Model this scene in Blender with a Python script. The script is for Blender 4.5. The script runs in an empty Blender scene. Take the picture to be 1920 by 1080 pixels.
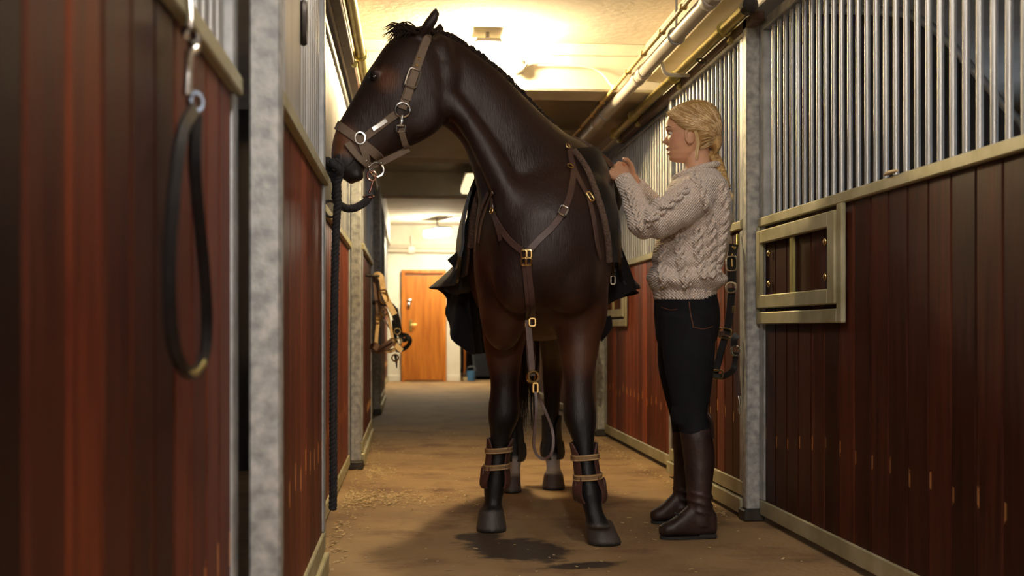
import bpy, bmesh, math, random
import numpy as np
from mathutils import Vector, Matrix
from mathutils.bvhtree import BVHTree
random.seed(7)
V = Vector
scene = bpy.context.scene
C = scene.collection
# ------------------------------------------------------------------ camera
F, VPX, VPY, CAMH = 2200.0, 768.0, 618.0, 0.82
YAW = math.atan((960 - VPX) / F)
cs, sn = math.cos(YAW), math.sin(YAW)
cam_d = bpy.data.cameras.new('camera')
cam = bpy.data.objects.new('camera', cam_d); C.objects.link(cam)
cam.location = (0, 0, CAMH); cam.rotation_euler = (math.pi/2, 0, -YAW)
cam_d.sensor_width = 36.0; cam_d.lens = F / 1920 * 36.0
cam_d.shift_y = (VPY - 540) / 1920
cam_d.clip_start = 0.05; cam_d.clip_end = 100
cam_d.dof.use_dof = True; cam_d.dof.focus_distance = 4.55; cam_d.dof.aperture_fstop = 3.2
scene.camera = cam
# ------------------------------------------------------------------ world, exposure
world = bpy.data.worlds.new('world'); scene.world = world; world.use_nodes = True
bg = world.node_tree.nodes['Background']
bg.inputs[0].default_value = (0.55, 0.70, 1.0, 1); bg.inputs[1].default_value = 0.15
scene.view_settings.view_transform = 'Standard'; scene.view_settings.look = 'None'
scene.view_settings.gamma = 1.0; scene.view_settings.use_curve_mapping = False
scene.view_settings.exposure = 0.0
WARM = (1.0, 0.76, 0.42); COOL = (0.62, 0.78, 1.0)
LAMP_MAIN, LAMP_BACK, LAMP_NEAR, LAMP_FAR, LAMP_MID, WIN_E = 600.0, 225.0, 54.0, 175.0, 1.3, 2.6

def W(px, py, zc):                       # measured picture position + distance -> world point
    xc = (px - 960) * zc / F
    return V((xc*cs + zc*sn, -xc*sn + zc*cs, CAMH + (VPY - py) * zc / F))

# ------------------------------------------------------------------ mesh helpers
class MB:
    def __init__(s): s.v = []; s.f = []
    def add(s, vs, fs):
        o = len(s.v); s.v += [tuple(p) for p in vs]; s.f += [tuple(i+o for i in f) for f in fs]; return s
    def box(s, a, b, ch=0.0):
        x0,y0,z0 = [min(a[i],b[i]) for i in range(3)]; x1,y1,z1 = [max(a[i],b[i]) for i in range(3)]
        if ch <= 0:
            vs = [(x0,y0,z0),(x1,y0,z0),(x1,y1,z0),(x0,y1,z0),(x0,y0,z1),(x1,y0,z1),(x1,y1,z1),(x0,y1,z1)]
            return s.add(vs, [(0,3,2,1),(4,5,6,7),(0,1,5,4),(1,2,6,5),(2,3,7,6),(3,0,4,7)])
        bm = bmesh.new(); bmesh.ops.create_cube(bm, size=1.0)
        for v in bm.verts:
            v.co = V(((x0+x1)/2+v.co.x*(x1-x0), (y0+y1)/2+v.co.y*(y1-y0), (z0+z1)/2+v.co.z*(z1-z0)))
        bmesh.ops.bevel(bm, geom=list(bm.edges), offset=ch, segments=1, affect='EDGES', clamp_overlap=True)
        bm.verts.index_update()
        s.add([v.co for v in bm.verts], [[v.index for v in f.verts] for f in bm.faces]); bm.free(); return s
    def prism(s, poly, axis, a, b):      # poly of 2D points extruded along axis from a to b
        n = len(poly)
        def P(q, t):
            if axis == 0: return (t, q[0], q[1])
            if axis == 1: return (q[0], t, q[1])
            return (q[0], q[1], t)
        vs = [P(q, a) for q in poly] + [P(q, b) for q in poly]
        fs = [tuple(range(n-1, -1, -1)), tuple(range(n, 2*n))] + [(i, (i+1) % n, n+(i+1) % n, n+i) for i in range(n)]
        return s.add(vs, fs)
    def tube(s, pts, r, n=8, closed=False, caps=True):
        pts = [V(p) for p in pts]; m = len(pts)
        rs = r if isinstance(r, (list, tuple)) else [r]*m
        vs = []; up = None
        for i in range(m):
            if closed: t = pts[(i+1) % m] - pts[i-1]
            else: t = pts[min(i+1, m-1)] - pts[max(i-1, 0)]
            if t.length < 1e-9: t = V((0,0,1))
            t.normalize()
            if up is None:
                up = V((0,0,1)) if abs(t.z) < .9 else V((1,0,0))
            a = up - t*up.dot(t)
            if a.length < 1e-6: a = t.orthogonal()
            a.normalize(); up = a; b = t.cross(a)
            for k in range(n):
                an = 2*math.pi*k/n
                vs.append(pts[i] + (a*math.cos(an) + b*math.sin(an))*rs[i])
        fs = []
        for i in range(m if closed else m-1):
            j = (i+1) % m
            for k in range(n):
                fs.append((i*n+k, i*n+(k+1) % n, j*n+(k+1) % n, j*n+k))
        if not closed and caps:
            fs.append(tuple(range(n-1, -1, -1))); fs.append(tuple((m-1)*n+k for k in range(n)))
        return s.add(vs, fs)
    def ribbon(s, pts, nor, w, th, closed=False):  # flat strap, w may be a list
        m = len(pts); ws = w if isinstance(w, (list, tuple)) else [w]*m; vs = []
        for i in range(m):
            if closed: t = pts[(i+1) % m] - pts[i-1]
            else: t = pts[min(i+1, m-1)] - pts[max(i-1, 0)]
            t = t.normalized() if t.length > 1e-9 else V((0,0,1))
            n = nor[i] - t*nor[i].dot(t)
            n = n.normalized() if n.length > 1e-6 else t.orthogonal().normalized()
            b = t.cross(n); h = ws[i]/2
            vs += [pts[i]-b*h, pts[i]-b*h*.9+n*th, pts[i]+b*h*.9+n*th, pts[i]+b*h]
        fs = []
        for i in range(m if closed else m-1):
            j = (i+1) % m
            for k in range(4): fs.append((i*4+k, i*4+(k+1) % 4, j*4+(k+1) % 4, j*4+k))
        if not closed: fs += [(3,2,1,0), tuple((m-1)*4+k for k in range(4))]
        return s.add(vs, fs)
    def loft(s, secs, n=20, sub=4, power=2.0):   # secs: (centre, half axis u, half axis v)
        cc = [cat([q[0] for q in secs], sub), cat([q[1] for q in secs], sub), cat([q[2] for q in secs], sub)]
        m = len(cc[0]); vs = []
        for i in range(m):
            for k in range(n):
                a = 2*math.pi*k/n; ca, sa = math.cos(a), math.sin(a)
                e = 2.0/power
                ca = math.copysign(abs(ca)**e, ca); sa = math.copysign(abs(sa)**e, sa)
                vs.append(cc[0][i] + cc[1][i]*ca + cc[2][i]*sa)
        vs += [cc[0][0], cc[0][-1]]
        fs = [(i*n+k, i*n+(k+1) % n, (i+1)*n+(k+1) % n, (i+1)*n+k) for i in range(m-1) for k in range(n)]
        fs += [(m*n, (k+1) % n, k) for k in range(n)] + [(m*n+1, (m-1)*n+k, (m-1)*n+(k+1) % n) for k in range(n)]
        return s.add(vs, fs)
    def ellipsoid(s, c, r, n=16, m=10, rot=None):
        c = V(c); vs = []; fs = []
        for i in range(m+1):
            ph = math.pi*i/m
            for k in range(n):
                a = 2*math.pi*k/n
                p = V((r[0]*math.sin(ph)*math.cos(a), r[1]*math.sin(ph)*math.sin(a), r[2]*math.cos(ph)))
                if rot: p = rot @ p
                vs.append(c+p)
        for i in range(m):
            for k in range(n):
                fs.append((i*n+k, (i+1)*n+k, (i+1)*n+(k+1) % n, i*n+(k+1) % n))
        return s.add(vs, fs)
    def torus(s, c, nor, R, r, sx=1.0, up=None, n=20, m=6, power=2.0):
        c = V(c); nor = V(nor).normalized()
        a = (V(up) if up is not None else V((0,0,1))); a = a - nor*a.dot(nor)
        if a.length < 1e-5: a = nor.orthogonal()
        a.normalize(); b = nor.cross(a); e = 2.0/power; pts = []
        for k in range(n):
            an = 2*math.pi*(k+.5)/n; ca, sa = math.cos(an), math.sin(an)
            ca = math.copysign(abs(ca)**e, ca); sa = math.copysign(abs(sa)**e, sa)
            pts.append(c + a*R*ca + b*R*sx*sa)
        return s.tube(pts, r, m, closed=True)

def cat(pts, sub):                        # Catmull-Rom resampling
    out = []; m = len(pts)
    for i in range(m-1):
        p0, p1, p2, p3 = pts[max(i-1, 0)], pts[i], pts[i+1], pts[min(i+2, m-1)]
        for k in range(sub):
            t = k/sub
            out.append(p1 + (p2-p0)*(.5*t) + (p0*2-p1*5+p2*4-p3)*(.5*t*t) + (p1*3-p0-p2*3+p3)*(.5*t*t*t))
    out.append(pts[-1]); return out

WL = {}                                    # object name -> world location of its thing
def base_of(parent): return WL.get(parent.name, V((0,0,0))) if parent else V((0,0,0))
def meshdata(name, mb, origin=V((0,0,0)), smooth=None):
    me = bpy.data.meshes.new(name)
    vv = [(p[0]-origin[0], p[1]-origin[1], p[2]-origin[2]) for p in mb.v]
    me.from_pydata(vv, [], mb.f); me.validate()
    bm = bmesh.new(); bm.from_mesh(me); bmesh.ops.recalc_face_normals(bm, faces=bm.faces); bm.to_mesh(me); bm.free()
    if smooth is not None:
        me.shade_smooth(); me.set_sharp_from_angle(angle=math.radians(smooth))
    return me
def obj(name, mb, mat, parent=None, smooth=None, at=None):
    """one mesh object; vertices of mb are world positions; a child is placed inside its thing's space"""
    if parent is None:
        o0 = V(at) if at is not None else V((0,0,0))
    else: o0 = base_of(parent)
    me = mb if isinstance(mb, bpy.types.Mesh) else meshdata(name, mb, o0, smooth)
    if mat and not me.materials: me.materials.append(mat)
    o = bpy.data.objects.new(name, me); C.objects.link(o)
    if parent is None: o.location = o0
    else: o.parent = parent
    WL[o.name] = o0
    return o
def thing(name, label, cat_, loc, group=None):
    o = bpy.data.objects.new(name, None); C.objects.link(o); o.location = loc
    o.empty_display_size = .05
    o['label'] = label; o['category'] = cat_
    if group: o['group'] = group
    WL[o.name] = V(loc); return o
def tag(o, label, cat_, group=None):
    o['label'] = label; o['category'] = cat_
    if group: o['group'] = group
    return o
def struct(name, mb, mat, label=None, smooth=None):
    o = obj(name, mb, mat, None, smooth); o['kind'] = 'structure'
    if label: o['label'] = label
    return o
def remesh(mb, voxel, smooth=4, fac=.5):
    me = bpy.data.meshes.new('tmp'); me.from_pydata(mb.v, [], mb.f)
    bm = bmesh.new(); bm.from_mesh(me); bmesh.ops.recalc_face_normals(bm, faces=bm.faces); bm.to_mesh(me); bm.free()
    o = bpy.data.objects.new('tmp', me); C.objects.link(o)
    r = o.modifiers.new('r', 'REMESH'); r.mode = 'VOXEL'; r.voxel_size = voxel; r.use_smooth_shade = True
    if smooth:
        m = o.modifiers.new('s', 'SMOOTH'); m.factor = fac; m.iterations = smooth
    dg = bpy.context.evaluated_depsgraph_get()
    out = bpy.data.meshes.new_from_object(o.evaluated_get(dg), depsgraph=dg)
    bpy.data.objects.remove(o); bpy.data.meshes.remove(me)
    out.shade_smooth(); out.materials.clear()
    return out

# ------------------------------------------------------------------ materials
def pm(name, c1, c2=None, scale=8, stretch=(1,1,1), rough=.6, metal=0.0, bump=0.0, bscale=None, rnd=0.0,
       rough2=None, sheen=0.0, coat=0.0, detail=6, emit=None, spec=.5):
    m = bpy.data.materials.new(name); m.use_nodes = True; nt = m.node_tree; N = nt.nodes; L = nt.links
    b = N['Principled BSDF']; c2 = c2 or c1
    tc = N.new('ShaderNodeTexCoord'); mp = N.new('ShaderNodeMapping'); mp.inputs['Scale'].default_value = stretch
    L.new(tc.outputs['Object'], mp.inputs[0])
    vec = mp.outputs[0]
    oi = N.new('ShaderNodeObjectInfo')
    if rnd:
        ad = N.new('ShaderNodeVectorMath'); ad.operation = 'ADD'
        ml = N.new('ShaderNodeMath'); ml.operation = 'MULTIPLY'; ml.inputs[1].default_value = 37.0
        L.new(oi.outputs['Random'], ml.inputs[0]); L.new(vec, ad.inputs[0]); L.new(ml.outputs[0], ad.inputs[1]); vec = ad.outputs[0]
    nz = N.new('ShaderNodeTexNoise'); nz.inputs['Scale'].default_value = scale; nz.inputs['Detail'].default_value = detail
    L.new(vec, nz.inputs['Vector'])
    cr = N.new('ShaderNodeValToRGB'); cr.color_ramp.elements[0].position = .32; cr.color_ramp.elements[1].position = .68
    cr.color_ramp.elements[0].color = (*c1, 1); cr.color_ramp.elements[1].color = (*c2, 1)
    L.new(nz.outputs['Fac'], cr.inputs[0]); col = cr.outputs[0]
    if rnd:
        hs = N.new('ShaderNodeHueSaturation'); mr = N.new('ShaderNodeMapRange')
        mr.inputs['To Min'].default_value = 1-rnd; mr.inputs['To Max'].default_value = 1+rnd
        L.new(oi.outputs['Random'], mr.inputs[0]); L.new(mr.outputs[0], hs.inputs['Value']); L.new(col, hs.inputs['Color']); col = hs.outputs[0]
    L.new(col, b.inputs['Base Color'])
    b.inputs['Roughness'].default_value = rough; b.inputs['Metallic'].default_value = metal
    b.inputs['Specular IOR Level'].default_value = spec
    if rough2 is not None:
        rr = N.new('ShaderNodeMapRange'); rr.inputs['To Min'].default_value = rough; rr.inputs['To Max'].default_value = rough2
        L.new(nz.outputs['Fac'], rr.inputs[0]); L.new(rr.outputs[0], b.inputs['Roughness'])
    if sheen: b.inputs['Sheen Weight'].default_value = sheen
    if coat: b.inputs['Coat Weight'].default_value = coat; b.inputs['Coat Roughness'].default_value = .25
    if bump:
        n2 = N.new('ShaderNodeTexNoise'); n2.inputs['Scale'].default_value = bscale or scale*4; n2.inputs['Detail'].default_value = 5
        L.new(vec, n2.inputs['Vector'])
        bp = N.new('ShaderNodeBump'); bp.inputs['Strength'].default_value = bump; bp.inputs['Distance'].default_value = .01
        L.new(n2.outputs['Fac'], bp.inputs['Height']); L.new(bp.outputs[0], b.inputs['Normal'])
    if emit:
        b.inputs['Emission Color'].default_value = (*emit[0], 1); b.inputs['Emission Strength'].default_value = emit[1]
    m['nodes'] = 1
    return m
def nodes_of(m): return m.node_tree.nodes, m.node_tree.links, m.node_tree.nodes['Principled BSDF']

M = {}
M['galv'] = pm('galvanised_steel', (.30,.31,.31), (.50,.51,.50), 14, rough=.42, rough2=.62, metal=.75, bump=.08, rnd=.08)
M['galv_y'] = pm('zinc_frame_yellowed', (.34,.31,.17), (.52,.49,.33), 7, rough=.45, rough2=.62, metal=.55, bump=.1)
M['post'] = pm('spangled_galvanised_post', (.25,.255,.25), (.52,.52,.49), 30, rough=.45, rough2=.65, metal=.5, bump=.1, detail=3)
M['bar'] = pm('galvanised_bar', (.36,.355,.335), (.54,.535,.51), 20, (1,1,.15), rough=.36, rough2=.5, metal=.7, rnd=.06)
M['brass'] = pm('yellow_zinc', (.52,.44,.13), (.66,.60,.26), 12, rough=.35, metal=.8)
M['gold'] = pm('brass_fitting', (.72,.50,.20), (.85,.64,.30), 30, rough=.25, metal=1)
M['chrome'] = pm('steel_fitting', (.70,.70,.70), (.82,.82,.82), 30, rough=.18, metal=1)
M['darkmetal'] = pm('dark_iron', (.035,.03,.028), (.07,.06,.05), 20, rough=.5, metal=.6)
M['ceil'] = pm('plaster_ceiling', (.52,.47,.39), (.66,.61,.52), 3.0, rough=.9, bump=.55, bscale=26)
M['beam'] = pm('painted_beam', (.62,.57,.46), (.74,.69,.57), 4, rough=.8, bump=.3, bscale=22)
M['header'] = pm('painted_header', (.50,.42,.32), (.60,.52,.40), 5, rough=.6, bump=.1)
M['pipe'] = pm('grey_pipe', (.48,.44,.37), (.60,.55,.47), 6, rough=.45, bump=.03)
M['cable'] = pm('yellow_cable', (.62,.45,.15), (.72,.55,.22), 10, rough=.5)
M['whitecable'] = pm('white_cable', (.75,.72,.64), None, 5, rough=.5)
M['cream'] = pm('cream_brick_paint', (.70,.64,.50), (.80,.75,.62), 3, rough=.8, bump=.2, bscale=30)
M['outer'] = pm('blue_grey_boards', (.16,.21,.26), (.26,.32,.38), 3, (6,6,.6), rough=.7, bump=.2)
M['outer_d'] = pm('dark_stall_boards', (.018,.014,.012), (.035,.025,.02), 4, (5,5,.6), rough=.7)
M['orange'] = pm('orange_varnished_wood', (.36,.10,.012), (.62,.22,.03), 2.2, (9,9,.7), rough=.38, rnd=.10, bump=.05)
M['leather'] = pm('dark_brown_leather', (.060,.030,.026), (.085,.044,.034), 40, rough=.36, bump=.1, bscale=300)
M['black_l'] = pm('black_leather', (.006,.0052,.0052), (.012,.010,.010), 40, spec=.32, rough=.36, bump=.12, bscale=260)
M['web'] = pm('taupe_webbing', (.16,.115,.08), (.20,.145,.10), 60, rough=.7, bump=.25, bscale=500)
M['tanl'] = pm('tan_leather', (.42,.27,.11), (.55,.37,.17), 30, rough=.55, bump=.15, bscale=300)
M['brownstrap'] = pm('brown_stitched_leather', (.07,.035,.022), (.12,.062,.038), 30, rough=.5, bump=.15, bscale=250)
M['rugm'] = pm('navy_black_wool', (.006,.005,.008), (.012,.010,.013), 20, rough=.95, sheen=.12, bump=.2, bscale=400)
M['fleece'] = pm('brown_fleece', (.085,.052,.038), (.19,.12,.085), 120, rough=1, bump=.9, bscale=260)
M['rope'] = pm('black_cotton_rope', (.010,.009,.010), (.028,.024,.026), 80, rough=.9, bump=.3, bscale=400)
M['hairm'] = pm('black_horse_hair', (.010,.006,.005), (.03,.016,.011), 60, (1,1,.2), rough=.5)
M['straw'] = pm('wood_shavings', (.50,.36,.16), (.72,.56,.32), 60, rough=.9)
M['lampgrey'] = pm('lamp_housing', (.30,.28,.25), None, 5, rough=.6)
M['blue'] = pm('blue_plastic', (.05,.16,.33), None, 5, rough=.4)

def emis(name, col, strength):
    m = bpy.data.materials.new(name); m.use_nodes = True
    N, L, b = nodes_of(m)
    nz = N.new('ShaderNodeTexNoise'); nz.inputs['Scale'].default_value = 3
    b.inputs['Base Color'].default_value = (.8,.8,.8,1)
    b.inputs['Emission Color'].default_value = (*col, 1); b.inputs['Emission Strength'].default_value = strength
    return m
M['lamp_main'] = emis('lit_diffuser_main', WARM, LAMP_MAIN)
M['lamp_near'] = emis('lit_diffuser_near', (1.0, .90, .80), LAMP_NEAR)
M['lamp_back'] = emis('lit_diffuser_back', (1.0, .95, .92), LAMP_BACK)
M['lamp_far'] = emis('lit_diffuser_far', (1.0, .90, .66), LAMP_FAR)
M['lamp_mid'] = emis('lit_diffuser_mid', (1.0, .80, .46), LAMP_MID)
M['daylight'] = emis('daylit_window', COOL, WIN_E)

# plank wood: varnished mahogany, worn pale chips low down by the joints
def wood(name, dark, light, rnd):
    m = pm(name, dark, light, 3.0, (14,14,.9), rough=.40, rough2=.56, bump=.06, rnd=rnd, spec=.14)
    N, L, b = nodes_of(m)
    tc = N.new('ShaderNodeTexCoord'); sp = N.new('ShaderNodeSeparateXYZ'); L.new(tc.outputs['Object'], sp.inputs[0])
    def mth(op, a, bb, c=None):
        n = N.new('ShaderNodeMath'); n.operation = op
        for i, q in enumerate((a, bb, c)):
            if q is None: continue
            if isinstance(q, (int, float)): n.inputs[i].default_value = q
            else: L.new(q, n.inputs[i])
        return n.outputs[0]
    oi = N.new('ShaderNodeObjectInfo')
    edge = mth('GREATER_THAN', sp.outputs['Y'], .052)
    jit = mth('MULTIPLY_ADD', oi.outputs['Random'], .06, .26)
    dz = mth('ABSOLUTE', mth('SUBTRACT', sp.outputs['Z'], jit), 0)
    nz = N.new('ShaderNodeTexNoise'); nz.inputs['Scale'].default_value = 60
    L.new(tc.outputs['Object'], nz.inputs['Vector'])
    lim = mth('MULTIPLY_ADD', nz.outputs['Fac'], .075, -.012)
    chip = mth('MULTIPLY', edge, mth('LESS_THAN', dz, lim))
    mx = N.new('ShaderNodeMixRGB'); mx.inputs[2].default_value = (.58,.29,.10,1)
    old = b.inputs['Base Color'].links[0].from_socket
    L.new(old, mx.inputs[1]); L.new(chip, mx.inputs[0]); L.new(mx.outputs[0], b.inputs['Base Color'])
    return m
M['plank'] = wood('mahogany_plank', (.048,.0115,.006), (.115,.031,.014), .3)
# plank colour also follows the object's own colour (stain varies by board; near panels also carry painted vignette shade)
def use_object_colour(m):
    N, L, b = nodes_of(m)
    oi = N.new('ShaderNodeObjectInfo'); mx = N.new('ShaderNodeMixRGB'); mx.blend_type = 'MULTIPLY'; mx.inputs[0].default_value = 1
    old = b.inputs['Base Color'].links[0].from_socket
    L.new(old, mx.inputs[1]); L.new(oi.outputs['Color'], mx.inputs[2]); L.new(mx.outputs[0], b.inputs['Base Color'])
use_object_colour(M['plank'])

# ------------------------------------------------------------------ floor with stains
def floor_mat():
    m = pm('worn_concrete_floor', (.22,.132,.056), (.38,.245,.112), 1.6, rough=.72, rough2=.9, bump=.35, bscale=40, detail=10)
    N, L, b = nodes_of(m)
    tc = N.new('ShaderNodeTexCoord')
    def blotch(scale, thr, col, base, soft=.06, st=(1,1,1)):
        mp = N.new('ShaderNodeMapping'); mp.inputs['Scale'].default_value = st; L.new(tc.outputs['Object'], mp.inputs[0])
        nz = N.new('ShaderNodeTexNoise'); nz.inputs['Scale'].default_value = scale; nz.inputs['Detail'].default_value = 8; nz.inputs['Roughness'].default_value = .62
        L.new(mp.outputs[0], nz.inputs['Vector'])
        mr = N.new('ShaderNodeMapRange'); mr.inputs['From Min'].default_value = thr; mr.inputs['From Max'].default_value = thr+soft
        L.new(nz.outputs['Fac'], mr.inputs[0])
        mx = N.new('ShaderNodeMixRGB'); mx.inputs[2].default_value = (*col, 1); L.new(mr.outputs[0], mx.inputs[0]); L.new(base, mx.inputs[1]); return mx.outputs[0]
    col = b.inputs['Base Color'].links[0].from_socket
    col = blotch(2.6, .50, (.145,.070,.030), col, .18)
    col = blotch(7.0, .66, (.07,.042,.025), col, .03, (.6,1.6,1))
    col = blotch(26, .70, (.42,.29,.15), col, .05)
    # wet patch in front of the horse
    def wet(cx, cy, rx, ry, rot, col):
        mp = N.new('ShaderNodeMapping'); mp.vector_type = 'TEXTURE'; mp.inputs['Location'].default_value = (cx, cy, 0)
        mp.inputs['Rotation'].default_value = (0, 0, rot); mp.inputs['Scale'].default_value = (rx, ry, 1)
        L.new(tc.outputs['Object'], mp.inputs[0])
        ln = N.new('ShaderNodeVectorMath'); ln.operation = 'LENGTH'; L.new(mp.outputs[0], ln.inputs[0])
        nz = N.new('ShaderNodeTexNoise'); nz.inputs['Scale'].default_value = 11; nz.inputs['Detail'].default_value = 6
        L.new(tc.outputs['Object'], nz.inputs['Vector'])
        ad = N.new('ShaderNodeMath'); ad.operation = 'MULTIPLY_ADD'; ad.inputs[1].default_value = 1.3; L.new(nz.outputs['Fac'], ad.inputs[0]); L.new(ln.outputs['Value'], ad.inputs[2])
        mr = N.new('ShaderNodeMapRange'); mr.inputs['From Min'].default_value = 1.72; mr.inputs['From Max'].default_value = 1.45
        L.new(ad.outputs[0], mr.inputs[0])
        mx = N.new('ShaderNodeMixRGB'); mx.inputs[2].default_value = (.045,.028,.016,1); L.new(mr.outputs[0], mx.inputs[0]); L.new(col, mx.inputs[1])
        return mx.outputs[0]
    col = wet(.40, 4.36, .19, .26, .5, col); col = wet(.60, 4.04, .16, .06, .2, col); col = wet(.27, 4.62, .10, .12, 0, col)
    L.new(col, b.inputs['Base Color']); return m
M['floor'] = floor_mat()
FL = struct('floor', MB().box((-3.6,-3,-.12), (4.6,21,0)), M['floor'], 'worn brown concrete stable floor with dark stains')
CE = struct('ceiling', MB().box((-3.6,-3,2.47), (4.6,21,2.6)), M['ceil'], 'rough plastered low ceiling')
for zb, dp in ((6.72,.24), (9.6,.22), (12.3,.22)):
    obj('beam', MB().box((-.60, zb, 2.47-dp-.03), (1.66, zb+.30, 2.475), .012), M['beam'], CE)
obj('plaster_band', MB().box((-.6, 6.69, 2.40), (1.66, 6.722, 2.47), .006), M['beam'], CE)
struct('wall_left', MB().box((-3.8,-3,0), (-3.6,21,2.5)), M['outer'])
struct('wall_right', MB().box((4.6,-3,0), (4.8,21,2.5)), M['outer'])
struct('wall_front', MB().box((-3.8,-3.2,0), (4.8,-3.0,2.5)), M['cream'])
struct('wall_back', MB().box((-3.6,18.62,0), (.80,18.95,2.47)), M['cream'], 'cream painted end wall of the aisle')
struct('wall_recess', MB().box((.80,20.7,0), (4.6,20.9,2.47)), M['outer_d'])
for i, (x, y, sx) in enumerate(((4.6,7.0,-1), (4.6,3.0,-1), (-3.6,5.4,1), (4.6,11.0,-1), (-3.6,9.8,1))):
    xo = x + sx*.01
    w = struct('window_%d' % (i+1), MB().box((xo-.008, y-.55, 1.35), (xo+.008, y+.55, 2.05)), M['daylight'])
    fr = MB()
    for a, b_ in (((y-.6,1.30),(y+.6,1.35)), ((y-.6,2.05),(y+.6,2.10)), ((y-.6,1.30),(y-.55,2.10)), ((y+.55,1.30),(y+.6,2.10)), ((y-.02,1.35),(y+.02,2.05))):
        fr.box((xo-.03, a[0], a[1]), (xo+.03, b_[0], b_[1]), .004)
    obj('window_frame', fr, M['header'], w)
# end door
xd0, xd1, zt = -.125, .575, 1.765
d1 = struct('door_1', MB().box((xd0+.05, 18.575, .02), (xd1-.05, 18.615, zt-.09), .004), M['orange'], 'orange varnished wooden door at the end of the aisle')
fr = MB()
fr.box((xd0, 18.55, 0), (xd0+.05, 18.63, zt), .004).box((xd1-.05, 18.55, 0), (xd1, 18.63, zt), .004).box((xd0+.05, 18.55, zt-.055), (xd1-.05, 18.63, zt), .004)
obj('door_frame', fr, M['orange'], d1)
obj('door_handle', MB().box((.0,18.555,.80), (.035,18.575,.98), .004).tube([(.02,18.55,.90),(.02,18.52,.90),(.11,18.52,.90)], .009), M['brass'], d1, 40)
obj('door_lock', MB().ellipsoid((-.015,18.56,1.20), (.03,.02,.05)).box((-.04,18.56,1.25),(.03,18.575,1.30),.004), M['chrome'], d1, 60)
struct('baseboard_back', MB().box((.58,18.60,0), (.80,18.625,.10), .004).box((-.34,18.60,0), (-.13,18.625,.10), .004), M['cream'])
# low pipes and box under the ceiling of the end wall
struct('trim_1', MB().box((-.34,18.58,2.10), (.80,18.622,2.17), .006).tube([(-.34,18.56,2.05),(.80,18.56,2.05)], .018, 8), M['header'])
jb = obj('junction_box', MB().box((-.02,18.55,2.02),(.08,18.62,2.13),.006).tube([(.03,18.57,2.13),(.03,18.57,2.30)],.01,6), M['whitecable'])
tag(jb, 'small white junction box high on the cream end wall', 'junction box')

# ------------------------------------------------------------------ stall fronts
PW, BS = .140, .077
_plank_mesh, _bar_mesh = {}, {}
def plank_mesh(h, w=PW):
    k = (round(h,3), round(w,4))
    if k not in _plank_mesh:
        a, g, c = w/2-.0015, .014, .006
        poly = [(-g,-a+c),(-g+c,-a),(g-c,-a),(g,-a+c),(g,a-c),(g-c,a),(-g+c,a),(-g,a-c)]
        me = meshdata('plank', MB().prism(poly, 2, 0, h)); me.materials.append(M['plank']); _plank_mesh[k] = me
    return _plank_mesh[k]
def bar_mesh(h, r=.0098):
    k = round(h,3)
    if k not in _bar_mesh:
        me = meshdata('bar', MB().tube([(0,0,0),(0,0,h)], r, 10), smooth=40); me.materials.append(M['bar']); _bar_mesh[k] = me
    return _bar_mesh[k]
def put(name, me, parent, loc, colour=None):
    o = bpy.data.objects.new(name, me); C.objects.link(o); o.parent = parent; o.location = V(loc) - base_of(parent)
    if colour: o.color = colour
    WL[o.name] = V(loc); return o
rp = random.Random(21)
def tint():
    k = rp.choice((.55,.7,.8,.95,1.0,1.25,1.5)); h = rp.uniform(.85,1.15)
    return (k*h, k, k*rp.uniform(.85,1.1), 1)
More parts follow.
